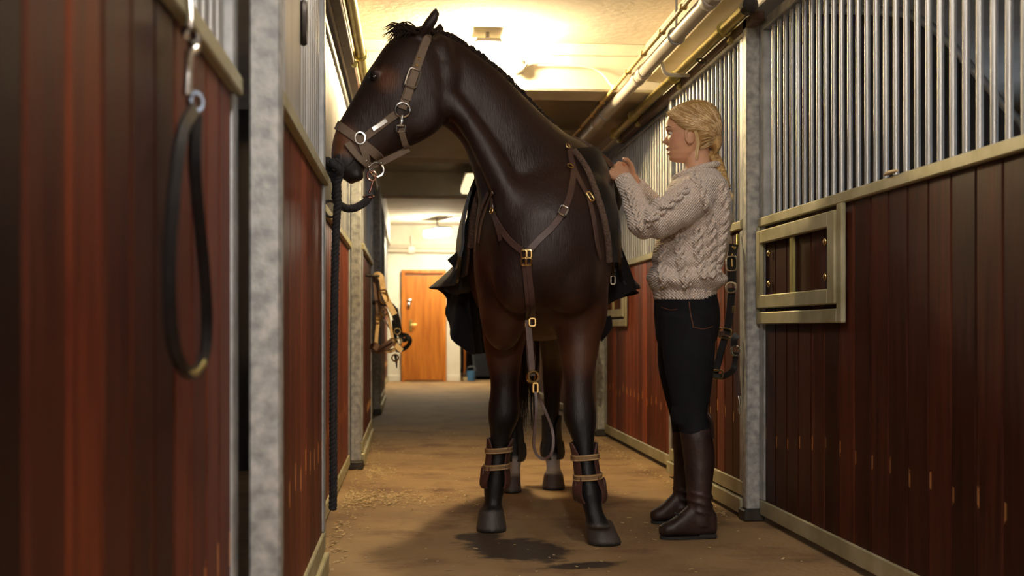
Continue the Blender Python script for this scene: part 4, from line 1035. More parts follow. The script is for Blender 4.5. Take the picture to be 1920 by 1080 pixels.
# arms and hands
def limb(pts, n=14): 
    ps = [(W(*p[:3]), p[3]) for p in pts]; s_ = []
    for i, (c, r) in enumerate(ps):
        ax = (ps[min(i+1, len(ps)-1)][0]-ps[max(i-1, 0)][0]).normalized(); u = ax.orthogonal().normalized()
        u = (V((0,1,0)) - ax*ax.y).normalized(); s_.append((c, u*r, ax.cross(u)*r))
    return s_
ARM_N = [(1318,352,4.61,.050),(1266,392,4.57,.045),(1214,424,4.58,.038),(1194,388,4.64,.036),(1174,340,4.70,.025)]
ARM_F = [(1300,352,4.92,.050),(1268,385,4.96,.045),(1238,402,4.98,.038),(1214,375,4.93,.034),(1186,338,4.86,.024)]
B.loft(limb(ARM_N), 14, 5); B.loft(limb(ARM_F), 14, 5)
def hand(w, k, nrm, up, thumb_up=1.0):
    """w wrist, k middle knuckle, nrm = back of the hand, up = thumb side"""
    d = (k-w).normalized(); nrm = (nrm - d*nrm.dot(d)).normalized(); s_ = d.cross(nrm); s_ = s_ if s_.dot(up) > 0 else -s_
    Lp = (k-w).length
    B.loft([(w-d*.01, s_*.024, nrm*.019), (w+d*Lp*.3, s_*.030, nrm*.018), (w+d*Lp*.7, s_*.037, nrm*.017), (k, s_*.037, nrm*.013), (k+d*.008, s_*.030, nrm*.008)], 14, 4, 2.4)
    for j, (o_, l1, l2, l3) in enumerate(((.029,.040,.024,.018),(.010,.044,.027,.019),(-.010,.041,.025,.018),(-.028,.033,.020,.016))):
        a = k + s_*o_ - d*(.004 if j in (1,2) else .009) - nrm*.001
        a1 = a + (d*.62-nrm*.78)*l1; a2 = a1 + (d*-.55-nrm*.83)*l2; a3 = a2 + (d*-.95+nrm*.25)*l3
        B.tube([a-d*.012, a+nrm*.002, (a+a1)/2, a1, (a1+a2)/2, a2, a3, a3-d*.003], [.0085,.0105,.009,.0093,.0082,.0083,.0074,.004], 10)
    b0 = w + d*.022 + s_*.022 - nrm*.004; b1 = b0 + d*.030 + s_*.022*thumb_up - nrm*.006; b2 = b1 + d*.026 + s_*.010*thumb_up - nrm*.012; b3 = b2 + d*.016 - s_*.002 - nrm*.012
    B.tube([b0, b1, b2, b3, b3+d*.003], [.014,.0115,.0098,.0085,.004], 10)
hand(W(1176,341,4.70), W(1151,320,4.735), V((.25,-1,.25)), V((.3,0,1)), 1.0)
hand(W(1188,337,4.86), W(1158,316,4.845), V((.3,.9,.35)), V((0,0,1)), 1.15)
bm_ = remesh(B, .0034, 2, .4)
n = len(bm_.vertices); co = np.empty(n*3); bm_.vertices.foreach_get('co', co); co = co.reshape(-1,3)
SK = np.array((.68,.38,.235)); colr = np.tile(SK, (n,1))
rel = co - np.array(HC); fx, lx, ux = -rel[:,0]*HCA+rel[:,1]*HSA, -rel[:,0]*HSA-rel[:,1]*HCA, rel[:,2]
w_ = np.exp(-((ux+.058+.05*0)/.009)**2)*(fx > .088)*np.exp(-(lx/.02)**2); lip = np.clip(np.exp(-((ux+.060)/.012)**2)*(fx > .099)*np.exp(-(lx/.022)**2), 0, 1)
colr = colr*(1-lip[:,None]*.8) + np.array((.42,.13,.10))*lip[:,None]*.8
chk = np.exp(-((ux+.03)/.03)**2 - ((np.abs(lx)-.05)/.02)**2)*(fx > .02); colr = colr*(1-chk[:,None]*.35) + np.array((.62,.24,.15))*chk[:,None]*.35
ca = bm_.color_attributes.new('skin', 'FLOAT_COLOR', 'POINT'); ca.data.foreach_set('color', np.hstack([colr, np.ones((n,1))]).ravel())
def skin_mat():
    m = pm('skin', (.9,.9,.9), (1,1,1), 30, rough=.48, bump=.05, bscale=500); N, L, b = nodes_of(m)
    at = N.new('ShaderNodeAttribute'); at.attribute_name = 'skin'; mx = N.new('ShaderNodeMixRGB'); mx.blend_type = 'MULTIPLY'; mx.inputs[0].default_value = 1
    old = b.inputs['Base Color'].links[0].from_socket; L.new(old, mx.inputs[1]); L.new(at.outputs['Color'], mx.inputs[2]); L.new(mx.outputs[0], b.inputs['Base Color'])
    b.inputs['Subsurface Weight'].default_value = .12; b.inputs['Subsurface Radius'].default_value = (.02,.008,.004); b.inputs['Subsurface Scale'].default_value = .3
    return m
M['skin'] = skin_mat(); bm_.materials.append(M['skin'])
GL = V((1.09, 4.75, 0))
woman = thing('person', 'woman in cream cable knit sweater and dark breeches handling a saddle strap', 'person', GL)
bm_.transform(Matrix.Translation(-GL)); obj('body', bm_, None, woman)
# face details
M['eyew'] = pm('eye_white', (.50,.45,.42), None, 5, rough=.2); M['iris'] = pm('eye_iris', (.03,.025,.02), None, 5, rough=.1)
M['brow'] = pm('brow_hair', (.16,.085,.04), None, 50, rough=.7)
for sd in (-1, 1):
    e = obj('eye', MB().ellipsoid(hp(.0835, sd*.032, .0015), (.0115,.0115,.0105)), M['eyew'], woman, 80)
    obj('iris', MB().ellipsoid(hp(.0935, sd*.0335, .0005), (.0025,.0055,.0055)), M['iris'], e, 80)
    obj('eyelashes', MB().tube([hp(.090,sd*.018,.006), hp(.0965,sd*.030,.010), hp(.092,sd*.044,.006)], [.001,.0022,.001], 6), M['brow'], e, 80)
    obj('eyebrow', MB().tube([hp(.106,sd*.012,.024), hp(.105,sd*.026,.029), hp(.096,sd*.042,.030), hp(.084,sd*.054,.023)], [.002,.0035,.003,.0015], 6), M['brow'], woman, 80)
# hair: cap plus combed strands, braid
def hair_mat():
    m = pm('blond_hair', (.34,.19,.06), (.58,.38,.15), 60, (1,1,1), rough=.42, rough2=.6, detail=8); return m
M['blond'] = hair_mat()
M['blond2'] = pm('ash_blond_hair', (.60,.41,.19), (.90,.70,.42), 30, rough=.40)
M['blond3'] = pm('dark_blond_hair', (.36,.21,.08), (.50,.31,.13), 30, rough=.42)
def hair_line(th):                              # height of the hairline at each angle from the face
    a = abs(th)
    return ip([(0,.083),(.5,.078),(.9,.055),(1.15,.022),(1.35,.004),(1.5,-.006),(1.75,-.012),(1.95,-.05),(2.2,-.078),(math.pi,-.085)], a)
Hc = MB(); vs = []; nu, nt = 26, 72
for i in range(nu+1):
    for k in range(nt):
        th = -math.pi + 2*math.pi*k/nt; z0 = hair_line(th); z = z0 + (.1218-z0)*math.sin(math.pi/2*i/nu)
        puff = .010 + .010*gs(abs(th)-2.6, .9)*gs(z-.0, .07) + .004*gs(z-.09, .04)
        if i == 0: puff = .003
        elif i == 1: puff *= .7
        x, y = head_pt(z, th, puff + .0012*math.sin(th*31+z*40)); vs.append(hp(x, y, z + (.010*(i/nu)**3)))
vs.append(hp(-.01, 0, .136))
fs = [(i*nt+k, i*nt+(k+1) % nt, (i+1)*nt+(k+1) % nt, (i+1)*nt+k) for i in range(nu) for k in range(nt)] + [((nu+1)*nt, nu*nt+k, nu*nt+(k+1) % nt) for k in range(nt)]
Hc.add(vs, fs)
hair = obj('hair', Hc, M['blond'], woman, 80)
rg = random.Random(11); St = MB(); Sd = MB()
nape = (-.085, 0.0, -.083)
for sd in (-1, 1):
    for k in range(300):
        th = rg.uniform(.05, 2.6)*sd; top_ = rg.random()
        z0 = hair_line(th)+.004 + (.118-hair_line(th))*(top_**1.6)
        pts = []
        for q in range(9):                        # comb back and down over the skull towards the nape
            f = q/8; t2 = th + (sd*2.95-th)*f**.9; zz = z0*(1-f) + (-.066+.02*rg.random())*f + .045*math.sin(math.pi*f)*(1-f)*(.4 if z0 < .05 else .15)
            zz = max(zz, hair_line(t2)+.002); zz = min(zz, .1195)
            x, y = head_pt(zz, t2, .0125 + .010*gs(abs(t2)-2.6, .9)*gs(zz, .07) + rg.uniform(-.0005,.0045)); pts.append(hp(x, y, zz+.004*gs(zz-.1,.03)))
        (St if rg.random() < .6 else Sd).tube(pts, [.0006]+[.0015]*7+[.0008], 4, caps=False)
    # loose wisp behind the ear
    for k in range(9):
        a = rg.uniform(0,.010); St.tube([hp(.0-a, sd*.080, .02), hp(-.012-a, sd*.083, -.02), hp(-.016-a, sd*.077, -.055), hp(-.006-a*1.2, sd*.066, -.088), hp(-.004-a, sd*.058, -.115)], [.0012,.002,.0022,.0018,.0006], 4, caps=False)
obj('hair_strands', St, M['blond2'], hair, 80); obj('hair_strands', Sd, M['blond3'], hair, 80)
# bun/gather at nape and three-strand braid
Br = MB(); bpts = cat([W(1330,286,4.74), W(1342,298,4.72), W(1350,315,4.71), W(1357,335,4.705), W(1363,352,4.70)], 12)
for k in range(3):
    P = []
    for i, p in enumerate(bpts):
        f = i/(len(bpts)-1); a = f*2*math.pi*3.8 + k*2*math.pi/3; r = .016*(1-.35*f)
        P.append(p + V((math.cos(a)*r*.9, math.sin(2*a)*r*.55, math.cos(a)*r*.3)))
    Br.tube(P, [.0108*(1-.35*i/(len(P)-1)) for i in range(len(P))], 8)
braid = obj('braid', Br, M['blond'], woman, 80)
obj('hair_tie', MB().torus(W(1364,355,4.70), V((.25,0,-1)), .009, .004), M['rope'], braid, 60)
Tf = MB()
for k in range(26):
    a = rg.uniform(0,6.28); r = rg.uniform(0,.008); Tf.tube([W(1364,355,4.70)+V((math.cos(a)*r*.6, math.sin(a)*r*.6, 0)), W(1369,366,4.70)+V((math.cos(a)*r*1.4, math.sin(a)*r*1.3, 0)), W(1368,382,4.70)+V((math.cos(a)*r*.7, math.sin(a)*r, rg.uniform(-.012,.01)))], [.002,.003,.0008], 4, caps=False)
obj('braid_tuft', Tf, M['blond2'], braid, 80)
# gather of hair under the crown
G_ = MB(); G_.loft([(hp(-.075,0,-.02), V((0,.055,0)), V((.02,0,.03))), (hp(-.092,0,-.055), V((0,.045,0)), V((.018,0,.022))), (hp(-.088,0,-.082), V((0,.026,0)), V((.016,0,.012))), (hp(-.075,-.0,-.095), V((0,.014,0)), V((.010,0,.006)))], 16, 5)
obj('gathered_hair', G_, M['blond'], hair, 80)
# ---- sweater
def knit_mat():
    m = bpy.data.materials.new('cream_cable_knit'); m.use_nodes = True; N, L, b = nodes_of(m)
    b.inputs['Base Color'].default_value = (.82,.69,.60,1); b.inputs['Roughness'].default_value = .95; b.inputs['Sheen Weight'].default_value = .35; b.inputs['Sheen Roughness'].default_value = .6
    b.inputs['Specular IOR Level'].default_value = .15
    tc = N.new('ShaderNodeTexCoord')
    sp = N.new('ShaderNodeSeparateXYZ'); L.new(tc.outputs['Object'], sp.inputs[0])
    def mth(op, a, bb=None):
        q = N.new('ShaderNodeMath'); q.operation = op
        for i, z in enumerate((a, bb)):
            if z is None: continue
            if isinstance(z, (int, float)): q.inputs[i].default_value = z
            else: L.new(z, q.inputs[i])
        return q.outputs[0]
    nz = N.new('ShaderNodeTexNoise'); nz.inputs['Scale'].default_value = 14; L.new(tc.outputs['Object'], nz.inputs['Vector'])
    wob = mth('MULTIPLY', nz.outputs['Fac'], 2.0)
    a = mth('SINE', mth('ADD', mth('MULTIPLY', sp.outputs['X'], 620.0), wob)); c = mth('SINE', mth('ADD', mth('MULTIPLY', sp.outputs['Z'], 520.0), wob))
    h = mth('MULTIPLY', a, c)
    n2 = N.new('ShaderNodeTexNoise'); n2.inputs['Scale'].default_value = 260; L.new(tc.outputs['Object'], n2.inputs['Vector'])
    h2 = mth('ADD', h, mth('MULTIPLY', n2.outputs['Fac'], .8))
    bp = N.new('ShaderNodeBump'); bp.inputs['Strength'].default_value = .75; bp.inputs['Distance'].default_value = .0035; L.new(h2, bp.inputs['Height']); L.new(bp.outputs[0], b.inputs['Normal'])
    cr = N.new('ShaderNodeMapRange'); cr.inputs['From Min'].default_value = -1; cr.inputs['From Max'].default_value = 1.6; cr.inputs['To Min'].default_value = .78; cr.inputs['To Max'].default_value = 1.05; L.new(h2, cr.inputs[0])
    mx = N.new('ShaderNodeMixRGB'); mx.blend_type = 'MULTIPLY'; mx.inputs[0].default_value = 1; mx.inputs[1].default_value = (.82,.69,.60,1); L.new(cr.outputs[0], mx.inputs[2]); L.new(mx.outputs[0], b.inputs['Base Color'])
    return m
M['knit'] = knit_mat()
S = MB()
def tor(y, x0, x1, hw, zc=4.765):
    a, b = W(x0, y, zc), W(x1, y, zc); return ((a+b)/2, (b-a)/2, V((0,hw,0)))
S.loft([tor(318,1280,1342,.072,4.745), tor(326,1270,1348,.105,4.75), tor(338,1261,1355,.155,4.755), tor(358,1252,1363,.195), tor(400,1244,1367,.195), tor(440,1234,1366,.18), tor(475,1226,1359,.175), tor(505,1220,1351,.175), tor(526,1220,1352,.178), tor(538,1222,1350,.172), tor(546,1226,1342,.160), tor(556,1228,1338,.157), tor(564,1230,1336,.155)], 40, 5, 2.15)
S.loft(limb([(1326,345,4.64,.068),(1300,368,4.585,.080),(1262,396,4.56,.078),(1226,418,4.565,.068),(1207,420,4.585,.060),(1197,398,4.62,.053),(1185,370,4.66,.046),(1174,345,4.695,.037),(1170,336,4.705,.034)]), 22, 5)
S.loft(limb([(1305,350,4.90,.075),(1275,384,4.96,.070),(1243,400,4.98,.058),(1222,382,4.94,.046),(1202,358,4.89,.038),(1193,346,4.87,.033)]), 20, 5)
sm = remesh(S, .0055, 5, .5)
# ribbed hem and cuffs: real ridges pushed out of the mesh
nv = len(sm.vertices); co = np.empty(nv*3); sm.vertices.foreach_get('co', co); co = co.reshape(-1,3)
nr = np.empty(nv*3); sm.vertices.foreach_get('normal', nr); nr = nr.reshape(-1,3)
zhem = W(1280,546,4.765).z
cx = W(1284,550,4.765); ang = np.arctan2((co[:,1]-cx.y)/.157, (co[:,0]-cx.x)/.125)
rib = (co[:,2] < zhem).astype(float); disp = rib*.0018*np.sin(ang*44)
wv = .0040*np.sin(co[:,2]*62+co[:,0]*38)*np.sin(co[:,0]*45-co[:,2]*20)*(co[:,2] > zhem)
zb_ = W(1280,524,4.765).z; wv += .016*np.exp(-((co[:,2]-zb_-.012*np.sin(co[:,0]*40))/.022)**2) - .012*np.exp(-((co[:,2]-zb_-.05-.02*np.sin(co[:,0]*28))/.016)**2)
wv += .006*np.sin(co[:,0]*90+co[:,2]*60)*np.exp(-((co[:,0]-W(1215,420,4.57).x)/.05)**2)*(co[:,2] > zb_+.1)
wv *= (co[:,2] < W(0,330,4.75).z)
co += nr*(disp+wv)[:,None]; sm.vertices.foreach_set('co', co.ravel()); sm.update()
sbvh = BVHTree.FromPolygons([V(c) for c in co], [tuple(p.vertices) for p in sm.polygons])
sm.transform(Matrix.Translation(-GL)); sm.materials.append(M['knit'])
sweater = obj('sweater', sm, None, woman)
def shit(px, py, off):
    d = (W(px, py, 1.0)-CAM).normalized(); r = sbvh.ray_cast(CAM, d)
    return (r[0]+r[1]*off, r[1]) if r[0] is not None else None
def cable(pts, wd, pitch, r, nm='cable'):
    q = cat([V((a,b,0)) for a,b in pts], 30); P0 = []
    for k in q:
        h = shit(k.x, k.y, .0)
        if h: P0.append(h)
    if len(P0) < 6: return
    pos = relax([p[0] for p in P0], 6); nn = relax([p[1] for p in P0], 6); L_ = [0]
    for i in range(1, len(pos)): L_.append(L_[-1]+(pos[i]-pos[i-1]).length)
    mb = MB()
    for ph in (0, math.pi):
        P = []
        for i in range(len(pos)):
            t_ = (pos[min(i+1, len(pos)-1)]-pos[max(i-1, 0)]).normalized(); n_ = nn[i].normalized(); b = t_.cross(n_)
            a = 2*math.pi*L_[i]/pitch + ph; P.append(pos[i] + b*wd*math.sin(a) + n_*(r*.45+r*.6*math.cos(a)))
        mb.tube(P, r, 8)
    obj(nm, mb, M['knit'], sweater, 80)
cable([(1250,444),(1244,470),(1242,500),(1247,535)], .0120, .085, .0100)
cable([(1276,440),(1275,470),(1280,505),(1288,535)], .0120, .085, .0100)
cable([(1312,425),(1308,455),(1312,490),(1318,520)], .0120, .085, .0100)
cable([(1300,332),(1312,350),(1320,375),(1330,405),(1334,440),(1332,480),(1334,520)], .0120, .085, .0100)
cable([(1290,352),(1262,378),(1232,402),(1212,420)], .011, .08, .0098)
cable([(1203,430),(1196,405),(1186,375),(1177,352)], .009, .07, .008)
cable([(1352,345),(1358,380),(1358,420),(1350,470),(1344,515)], .011, .085, .0098)
# collar roll and cuffs
cl = [W(1306+40*math.cos(a), 322-12*math.cos(a)+3*math.sin(a), 4.745)+V((0,.076*math.sin(a),.0)) for a in [2*math.pi*k/28 for k in range(28)]]
cl = [V((p.x, p.y, p.z)) for p in cl]
obj('collar', MB().tube(cl, .013, 10, closed=True), M['knit'], sweater, 80)
def cuff(a, b, r0, r1):
    ax = (b-a).normalized(); u = (V((0,1,0))-ax*ax.y).normalized(); v = ax.cross(u); mb = MB(); vs = []; n_ = 44
    for i in range(6):
        f = i/5; c = a.lerp(b, f); r = r0+(r1-r0)*f
        for k in range(n_):
            an = 2*math.pi*k/n_; rr_ = r + .0016*(1 if k % 2 else -1); vs.append(c+(u*math.cos(an)+v*math.sin(an))*rr_)
    for k in range(n_): 
        an = 2*math.pi*k/n_; vs.append(b+(u*math.cos(an)+v*math.sin(an))*(r1-.008))
    mb.add(vs, [(i*n_+k, i*n_+(k+1) % n_, (i+1)*n_+(k+1) % n_, (i+1)*n_+k) for i in range(6) for k in range(n_)])
    obj('cuff', mb, M['knit'], sweater, 70)
cuff(W(1181,360,4.675), W(1168,334,4.708), .0395, .034); cuff(W(1203,360,4.893), W(1191,344,4.867), .037, .032)
# ---- breeches
Tm = MB()
Tm.loft([tor(548,1230,1338,.148,4.77), tor(565,1229,1343,.155,4.77), tor(590,1229,1346,.160,4.77), tor(615,1231,1345,.158,4.77), tor(640,1234,1338,.145,4.77), tor(655,1245,1325,.11,4.77)], 30, 5, 2.3)
grow = lambda L_, g, n0: [E(p[0],p[1],p[2],p[3]+g,p[4]+g) for p in L_[:n0]]
Tm.loft(grow(NL, .010, 7), 22, 5); Tm.loft(grow(FLg, .010, 7), 22, 5)
for k in range(5): Tm.torus(W(1288+rg.uniform(-3,3),772+k*6,4.64), V((.15,0,1)), .056-.001*k, .006, n=18)
tm = remesh(Tm, .006, 4, .5); tm.transform(Matrix.Translation(-GL))
M['denim'] = pm('black_denim', (.0045,.0045,.0065), (.009,.009,.012), 20, rough=.9, bump=.25, bscale=500, spec=.25)
br_ = obj('breeches', tm, M['denim'], woman)
M['stitch'] = pm('rust_stitching', (.10,.035,.015), None, 50, rough=.8)
tb = BVHTree.FromPolygons([V(v.co)+GL for v in tm.vertices], [tuple(p.vertices) for p in tm.polygons])
def seam(pts):
    P, Nn = [], []
    for k in cat([V((a,b,0)) for a,b in pts], 6):
        d = (W(k.x,k.y,1.0)-CAM).normalized(); r = tb.ray_cast(CAM, d)
        if r[0] is not None: P.append(r[0]+r[1]*.001); Nn.append(r[1])
    if len(P) > 2: obj('seam', MB().ribbon(P, Nn, .004, .0015), M['stitch'], br_, 60)
seam([(1240,576),(1256,581),(1270,580)]); seam([(1292,566),(1295,590),(1300,612)]); seam([(1298,613),(1318,617),(1336,612)])
# ---- riding boots
M['boot'] = pm('brown_boot_leather', (.018,.0085,.007), (.038,.017,.013), 9, rough=.44, rough2=.6, bump=.45, bscale=24)
M['sole'] = pm('boot_sole', (.018,.015,.013), None, 20, rough=.8)
def rboot(L_, i0, toe, heel, zc, top_py, back_py, label_near):
    mb = MB()
    sh = [E(p[0],p[1],p[2],p[3]+.013,p[4]+.012) for p in L_[i0:]]
    c0 = W(L_[i0-1][0]+ (8 if label_near else 4), top_py, L_[i0-1][2]); mb.loft([(c0, V((L_[i0][3]+.014,0,.0)), V((0,L_[i0][4]+.013,0)))]+sh, 22, 5)
    a = W(L_[-1][0], L_[-1][1], L_[-1][2]); y = a.y
    tx = (toe-VPX)*zc/F; hx = (heel-VPX)*zc/F; L0 = hx-tx
    def fs_(f, z, hw, hh): return (V((hx-L0*f, y-.012*f, z)), V((0,hw,0)), V((0,0,hh)))
    mb.loft([fs_(.0,.055,.020,.035), fs_(.05,.062,.034,.050), fs_(.22,.078,.040,.068), fs_(.42,.074,.040,.066), fs_(.60,.058,.045,.048), fs_(.78,.044,.047,.031), fs_(.92,.037,.038,.024), fs_(1.0,.033,.016,.016)], 20, 4, 2.4)
    # wrinkles over the ankle
    q = L_[-3]; 
    for k in range(3): mb.torus(W(q[0]+1, q[1]+6+k*16, q[2]), V((.25,0,1)), q[3]+.0135, .0065, 1.0, n=20)
    me = remesh(mb, .005, 3, .5); me.transform(Matrix.Translation(-GL)); bo = obj('riding_boot', me, M['boot'], woman)
    so = MB(); prof = []
    for k in range(28):
        an = 2*math.pi*k/28; ca_, sa_ = math.cos(an), math.sin(an); f = .5-.5*ca_
        hw = .042 if f > .55 else .036; prof.append((hx-L0*f+.002, y-.012*f+hw*math.copysign(abs(sa_)**.75, sa_)))
    so.prism(prof, 2, .002, .012); so.box((hx-.075,y-.033,0),(hx-.004,y+.033,.018),.006)
    obj('sole', so, M['sole'], bo, 40)
    if label_near:
        c = W(1326,790,4.63)
        obj('pull_tab', MB().torus(c, V((-.2,-1,0)), .035, .008, .42, up=V((-.25,0,1))), M['brownstrap'], bo, 60)
        bk = [(W(1333,820,4.60), V((0,.05,0)), V((.006,0,0))), (W(1332,795,4.60), V((0,.042,0)), V((.006,0,0))), (W(1325,776,4.61), V((0,.02,0)), V((.005,0,0)))]
        obj('boot_back', MB().loft(bk, 12, 4), M['boot'], bo, 60)
    return bo
rboot(NL, 5, 1232, 1341, 4.62, 803, 775, True)
rboot(FLg, 5, 1216, 1303, 4.985, 808, 790, False)
obj('boot_band', MB().tube([W(1264,961,4.60), W(1290,972,4.585), W(1320,992,4.585), W(1336,993,4.60)], .004, 6), M['sole'], woman, 60)
# ------------------------------------------------------------------ tack hanging on the stalls
def rib(name, pts, nor, w, mat, parent, th=.004, sub=6):
    q = cat(pts, sub); return obj(name, MB().ribbon(q, [V(nor)]*len(q), w, th), mat, parent, 50)
# black strap on the near left panel
t = thing('hanging_strap', 'black leather strap looped on a chrome snap at the near left', 'strap', W(355,60,1.86))
X0 = XL + .012
def LP(px, py, dx=0.0):                          # point on the left panel face
    zc = (X0+dx)*F*cs/(px-VPX)/1.0; 
    xx = X0+dx; zc = xx*F/cs/(px-VPX); return W(px, py, zc)
obj('hook', MB().tube([LP(352,0,.0), LP(354,40,.006), LP(352,62,.012)], .006, 8).tube([LP(350,60,.012), LP(357,66,.02), LP(364,74,.016)], .010, 8), M['chrome'], t, 60)
obj('snap', MB().tube([LP(362,70,.015), LP(364,90,.015), LP(354,100,.015), LP(353,140,.015), LP(351,180,.015)], [.009,.010,.006,.006,.007], 10).torus(LP(366,190,.016), V((1,-.6,0)), .013, .005, 1.0), M['chrome'], t, 60)
rib('strap_loop', [LP(362,205,.016), LP(340,245,.016), LP(326,340,.016), LP(317,450,.016), LP(316,560,.016), LP(322,640,.016), LP(340,690,.018), LP(362,698,.018), LP(380,670,.018), LP(386,600,.018), LP(380,500,.018), LP(370,400,.018), LP(362,300,.018), LP(366,215,.018)], (1,-.8,0), .020, M['black_l'], t, .006)
obj('strap_ferrule', MB().tube([LP(348,697,.018), LP(364,700,.02), LP(380,680,.02)], .007, 8), M['brass'], t, 60)
# tan halter on the far left door
zt_ = 7.55
t = thing('leather_halter', 'tan leather halter with brass buckle hanging on the far left stall door', 'halter', W(708,515,zt_))
D_ = V((.3,-1,0)); m1 = M['tanl']
obj('peg', MB().tube([V((XLD-.01,W(700,516,zt_).y,W(700,516,zt_).z)), W(712,518,zt_)], .010, 8), M['darkmetal'], t, 50)
rib('crown_strap', [W(703,520,zt_), W(708,515,zt_), W(715,522,zt_), W(719,545,zt_), W(724,558,zt_-.02), W(731,573,zt_-.02), W(740,590,zt_-.02)], D_, .040, m1, t)
rib('crown_strap', [W(703,520,zt_+.03), W(705,545,zt_+.03), W(708,570,zt_+.03), W(709,590,zt_+.03)], D_, .036, M['brownstrap'], t)
rib('cheek_strap', [W(709,592,zt_), W(708,610,zt_), W(706,630,zt_), W(705,645,zt_)], D_, .026, m1, t)
rib('cheek_strap', [W(726,586,zt_), W(730,605,zt_), W(734,622,zt_), W(737,640,zt_)], D_, .018, m1, t)
rib('nose_band', [W(698,655,zt_), W(702,648,zt_-.02), W(712,655,zt_-.05), W(724,650,zt_-.06), W(736,640,zt_-.05)], D_, .050, M['brownstrap'], t)
rib('nose_band', [W(698,656,zt_), W(705,662,zt_-.03), W(716,655,zt_-.05), W(736,643,zt_-.05)], V((.3,-.6,-1)), .050, M['leather'], t)
rib('chin_strap', [W(722,657,zt_), W(733,658,zt_), W(742,652,zt_), W(738,640,zt_)], D_, .026, m1, t)
rib('chin_strap', [W(740,645,zt_), W(747,653,zt_), W(754,658,zt_)], D_, .034, m1, t)
rib('throat_strap', [W(718,598,zt_), W(726,608,zt_), W(732,618,zt_)], D_, .010, M['leather'], t)
obj('buckle', MB().torus(W(719,556,zt_-.03), D_, .042, .007, .62, up=V((-.2,0,1)), power=4), M['gold'], t, 60)
for q in ((710,594),(736,641),(720,585),(741,671)): obj('ring', MB().torus(W(*q,zt_-.02), D_, .022, .005), M['gold'], t, 60)
obj('snap', MB().tube([W(741,664,zt_), W(743,676,zt_), W(744,690,zt_)], [.010,.008,.003], 8), M['darkmetal'], t, 60)
z2 = 9.3
t = thing('dark_halter', 'black halter hanging beyond the tan halter in front of the orange door', 'halter', W(745,590,z2))
for pts in ([W(735,575,z2), W(741,600,z2), W(748,625,z2), W(757,638,z2), W(765,633,z2)], [W(742,578,z2), W(747,605,z2), W(752,628,z2)], [W(752,628,z2), W(762,629,z2), W(769,638,z2), W(763,650,z2), W(750,657,z2), W(742,655,z2)], [W(738,600,z2), W(742,640,z2), W(746,656,z2)]):
    rib('strap', pts, V((.2,-1,0)), .035, M['black_l'], t, .006)
for q in ((745,621),(748,640)): obj('ring', MB().torus(W(*q,z2-.02), V((0,-1,0)), .024, .006), M['gold'], t, 60)
obj('hang_loop', MB().tube([V((XL-.01,W(736,566,z2).y,W(736,566,z2).z)), W(736,572,z2), W(742,580,z2)], .015, 8), M['black_l'], t, 50)
# dark halter on the right door, beside the post
z3 = 5.10
t = thing('bridle_halter', 'black leather halter with silver buckles hanging beside the right post', 'halter', W(1373,455,z3))
N3 = V((-.55,-1,0)); b3 = M['black_l']
obj('hook', MB().tube([W(1383,440,z3+.03), W(1383,462,z3), W(1376,466,z3-.01)], .006, 8), M['brass'], t, 50)
rib('crown_strap', [W(1376,458,z3), W(1373,475,z3), W(1372,500,z3), W(1372,530,z3)], N3, .042, b3, t, .006)
rib('cheek_strap', [W(1372,540,z3), W(1370,570,z3), W(1367,600,z3), W(1361,628,z3)], N3, .034, b3, t, .006)
rib('cheek_strap', [W(1360,630,z3), W(1352,658,z3), W(1345,685,z3), W(1340,700,z3)], N3, .032, b3, t, .006)
rib('nose_band', [W(1318,685,z3-.02), W(1325,698,z3-.03), W(1345,706,z3-.04), W(1362,703,z3-.03), W(1376,690,z3), W(1380,660,z3)], N3, .026, b3, t, .006)
rib('side_strap', [W(1329,633,z3-.02), W(1342,627,z3-.02), W(1358,625,z3-.01)], N3, .022, M['leather'], t)
rib('chin_strap', [W(1376,650,z3), W(1377,635,z3), W(1383,628,z3)], N3, .030, b3, t)
rib('chin_strap', [W(1379,665,z3), W(1380,690,z3), W(1383,715,z3), W(1385,742,z3)], N3, .022, M['leather'], t)
u3 = V((0,0,1))
obj('buckle', MB().torus(W(1372,494,z3-.02), N3, .031, .0045, .72, up=u3, power=4), M['chrome'], t, 60)
obj('buckle_pin', MB().tube([W(1372,485,z3-.03), W(1373,500,z3-.03)], .004, 6), M['gold'], t, 60)
obj('cheek_ring', MB().torus(W(1371,539,z3-.02), N3, .023, .0045), M['chrome'], t, 60)
obj('square_ring', MB().torus(W(1359,625,z3-.03), N3, .022, .004, 1.25, up=V((.2,0,1)), power=4), M['gold'], t, 60)
obj('square_ring', MB().torus(W(1346,702,z3-.05), N3, .018, .004, 1.2, power=4), M['gold'], t, 60)
obj('oval_ring', MB().torus(W(1379,658,z3-.02), N3, .022, .004, .8), M['chrome'], t, 60)
obj('name_tab', MB().ribbon([W(1376,573,z3-.012), W(1375,587,z3-.012)], [N3,N3], .014, .003), M['gold'], t)
obj('snap', MB().tube([W(1384,742,z3), W(1386,752,z3), W(1385,765,z3), W(1386,776,z3)], [.006,.009,.005,.006], 8), M['chrome'], t, 60)
for q in ((1374,463),(1373,477)): obj('rivet', MB().ellipsoid(W(*q,z3-.012), (.005,.005,.005), 8, 6), M['gold'], t, 60)
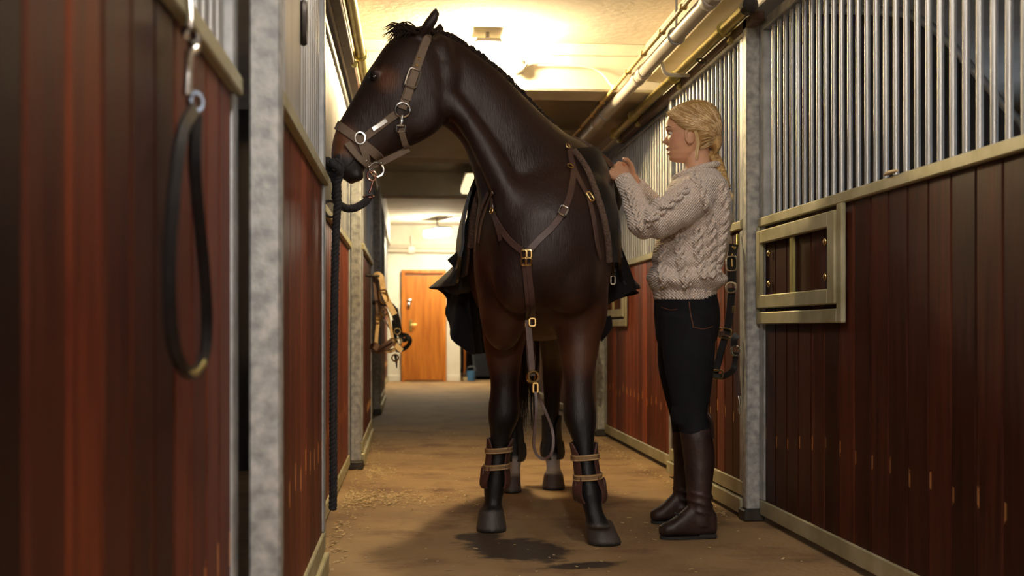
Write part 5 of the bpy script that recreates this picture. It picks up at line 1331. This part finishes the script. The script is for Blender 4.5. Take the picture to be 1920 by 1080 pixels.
# small snap on the far post
t = thing('hanging_snap', 'small silver snap hook on a dark strap by the far right post', 'snap hook', W(1108,660,8.8))
rib('strap', [W(1108,640,8.75), W(1108,665,8.75), W(1106,680,8.75)], V((0,-1,0)), .05, M['black_l'], t, .008)
obj('peg', MB().tube([W(1108,642,8.75), V((1.44,8.93,W(1108,642,8.75).z))], .010, 8), M['darkmetal'], t, 50)
obj('hook', MB().torus(W(1106,687,8.72), V((0,-1,0)), .030, .010, .6).tube([W(1106,692,8.72), W(1107,705,8.72)], .012, 8), M['chrome'], t, 60)
# pale chip of wood on the near right ledge
ch = obj('wood_chip', MB().loft([(V((1.478,3.55,1.303)), V((.004,0,0)), V((0,0,.003))), (V((1.475,3.50,1.304)), V((.010,0,0)), V((0,0,.007))), (V((1.472,3.44,1.302)), V((.004,0,0)), V((0,0,.004)))], 8, 3), M['straw'], None, 60)
tag(ch, 'pale wood chip lying on the near right ledge rail', 'wood chip')
# ------------------------------------------------------------------ shavings on the floor
rs_ = random.Random(5); sh = MB()
def flake(x, y, s_):
    a = rs_.uniform(0, 6.28); h = rs_.uniform(.001,.005); l, w_ = s_*rs_.uniform(.6,1.6), s_*rs_.uniform(.25,.6)
    c_, s2 = math.cos(a), math.sin(a); tl_ = rs_.uniform(-.4,.4)
    pts = [(-l,-w_,0),(l,-w_,tl_*l),(l,w_,tl_*l),(-l,w_,0)]
    q = [V((x+p[0]*c_-p[1]*s2, y+p[0]*s2+p[1]*c_, h+p[2]+ (abs(tl_)*l))) for p in pts]
    sh.add(q + [p+V((0,0,.0012)) for p in q], [(3,2,1,0),(4,5,6,7),(0,1,5,4),(1,2,6,5),(2,3,7,6),(3,0,4,7)])
for _ in range(900):                               # drift across the aisle behind the near hooves
    x = -.32 + abs(rs_.gauss(0,.28)); y = 5.72 + rs_.gauss(0,.16) - .1*x
    if x < .9: flake(x, y, rs_.uniform(.003,.009))
for _ in range(500): flake(XL+.03+abs(rs_.gauss(0,.05)), rs_.uniform(4.0,8.6), rs_.uniform(.003,.008))
for _ in range(260): flake(-.24+abs(rs_.gauss(0,.07)), 6.7+rs_.gauss(0,.22), rs_.uniform(.004,.009))
for _ in range(500): flake(XD-.03-abs(rs_.gauss(0,.05)), rs_.uniform(5.0,8.9), rs_.uniform(.003,.008))
for _ in range(420): flake(rs_.uniform(-.3,1.4), rs_.uniform(3.6,10), rs_.uniform(.002,.007))
so_ = obj('wood_shavings', sh, M['straw']); so_['kind'] = 'stuff'; tag(so_, 'pale wood shavings scattered over the stable floor', 'shavings')
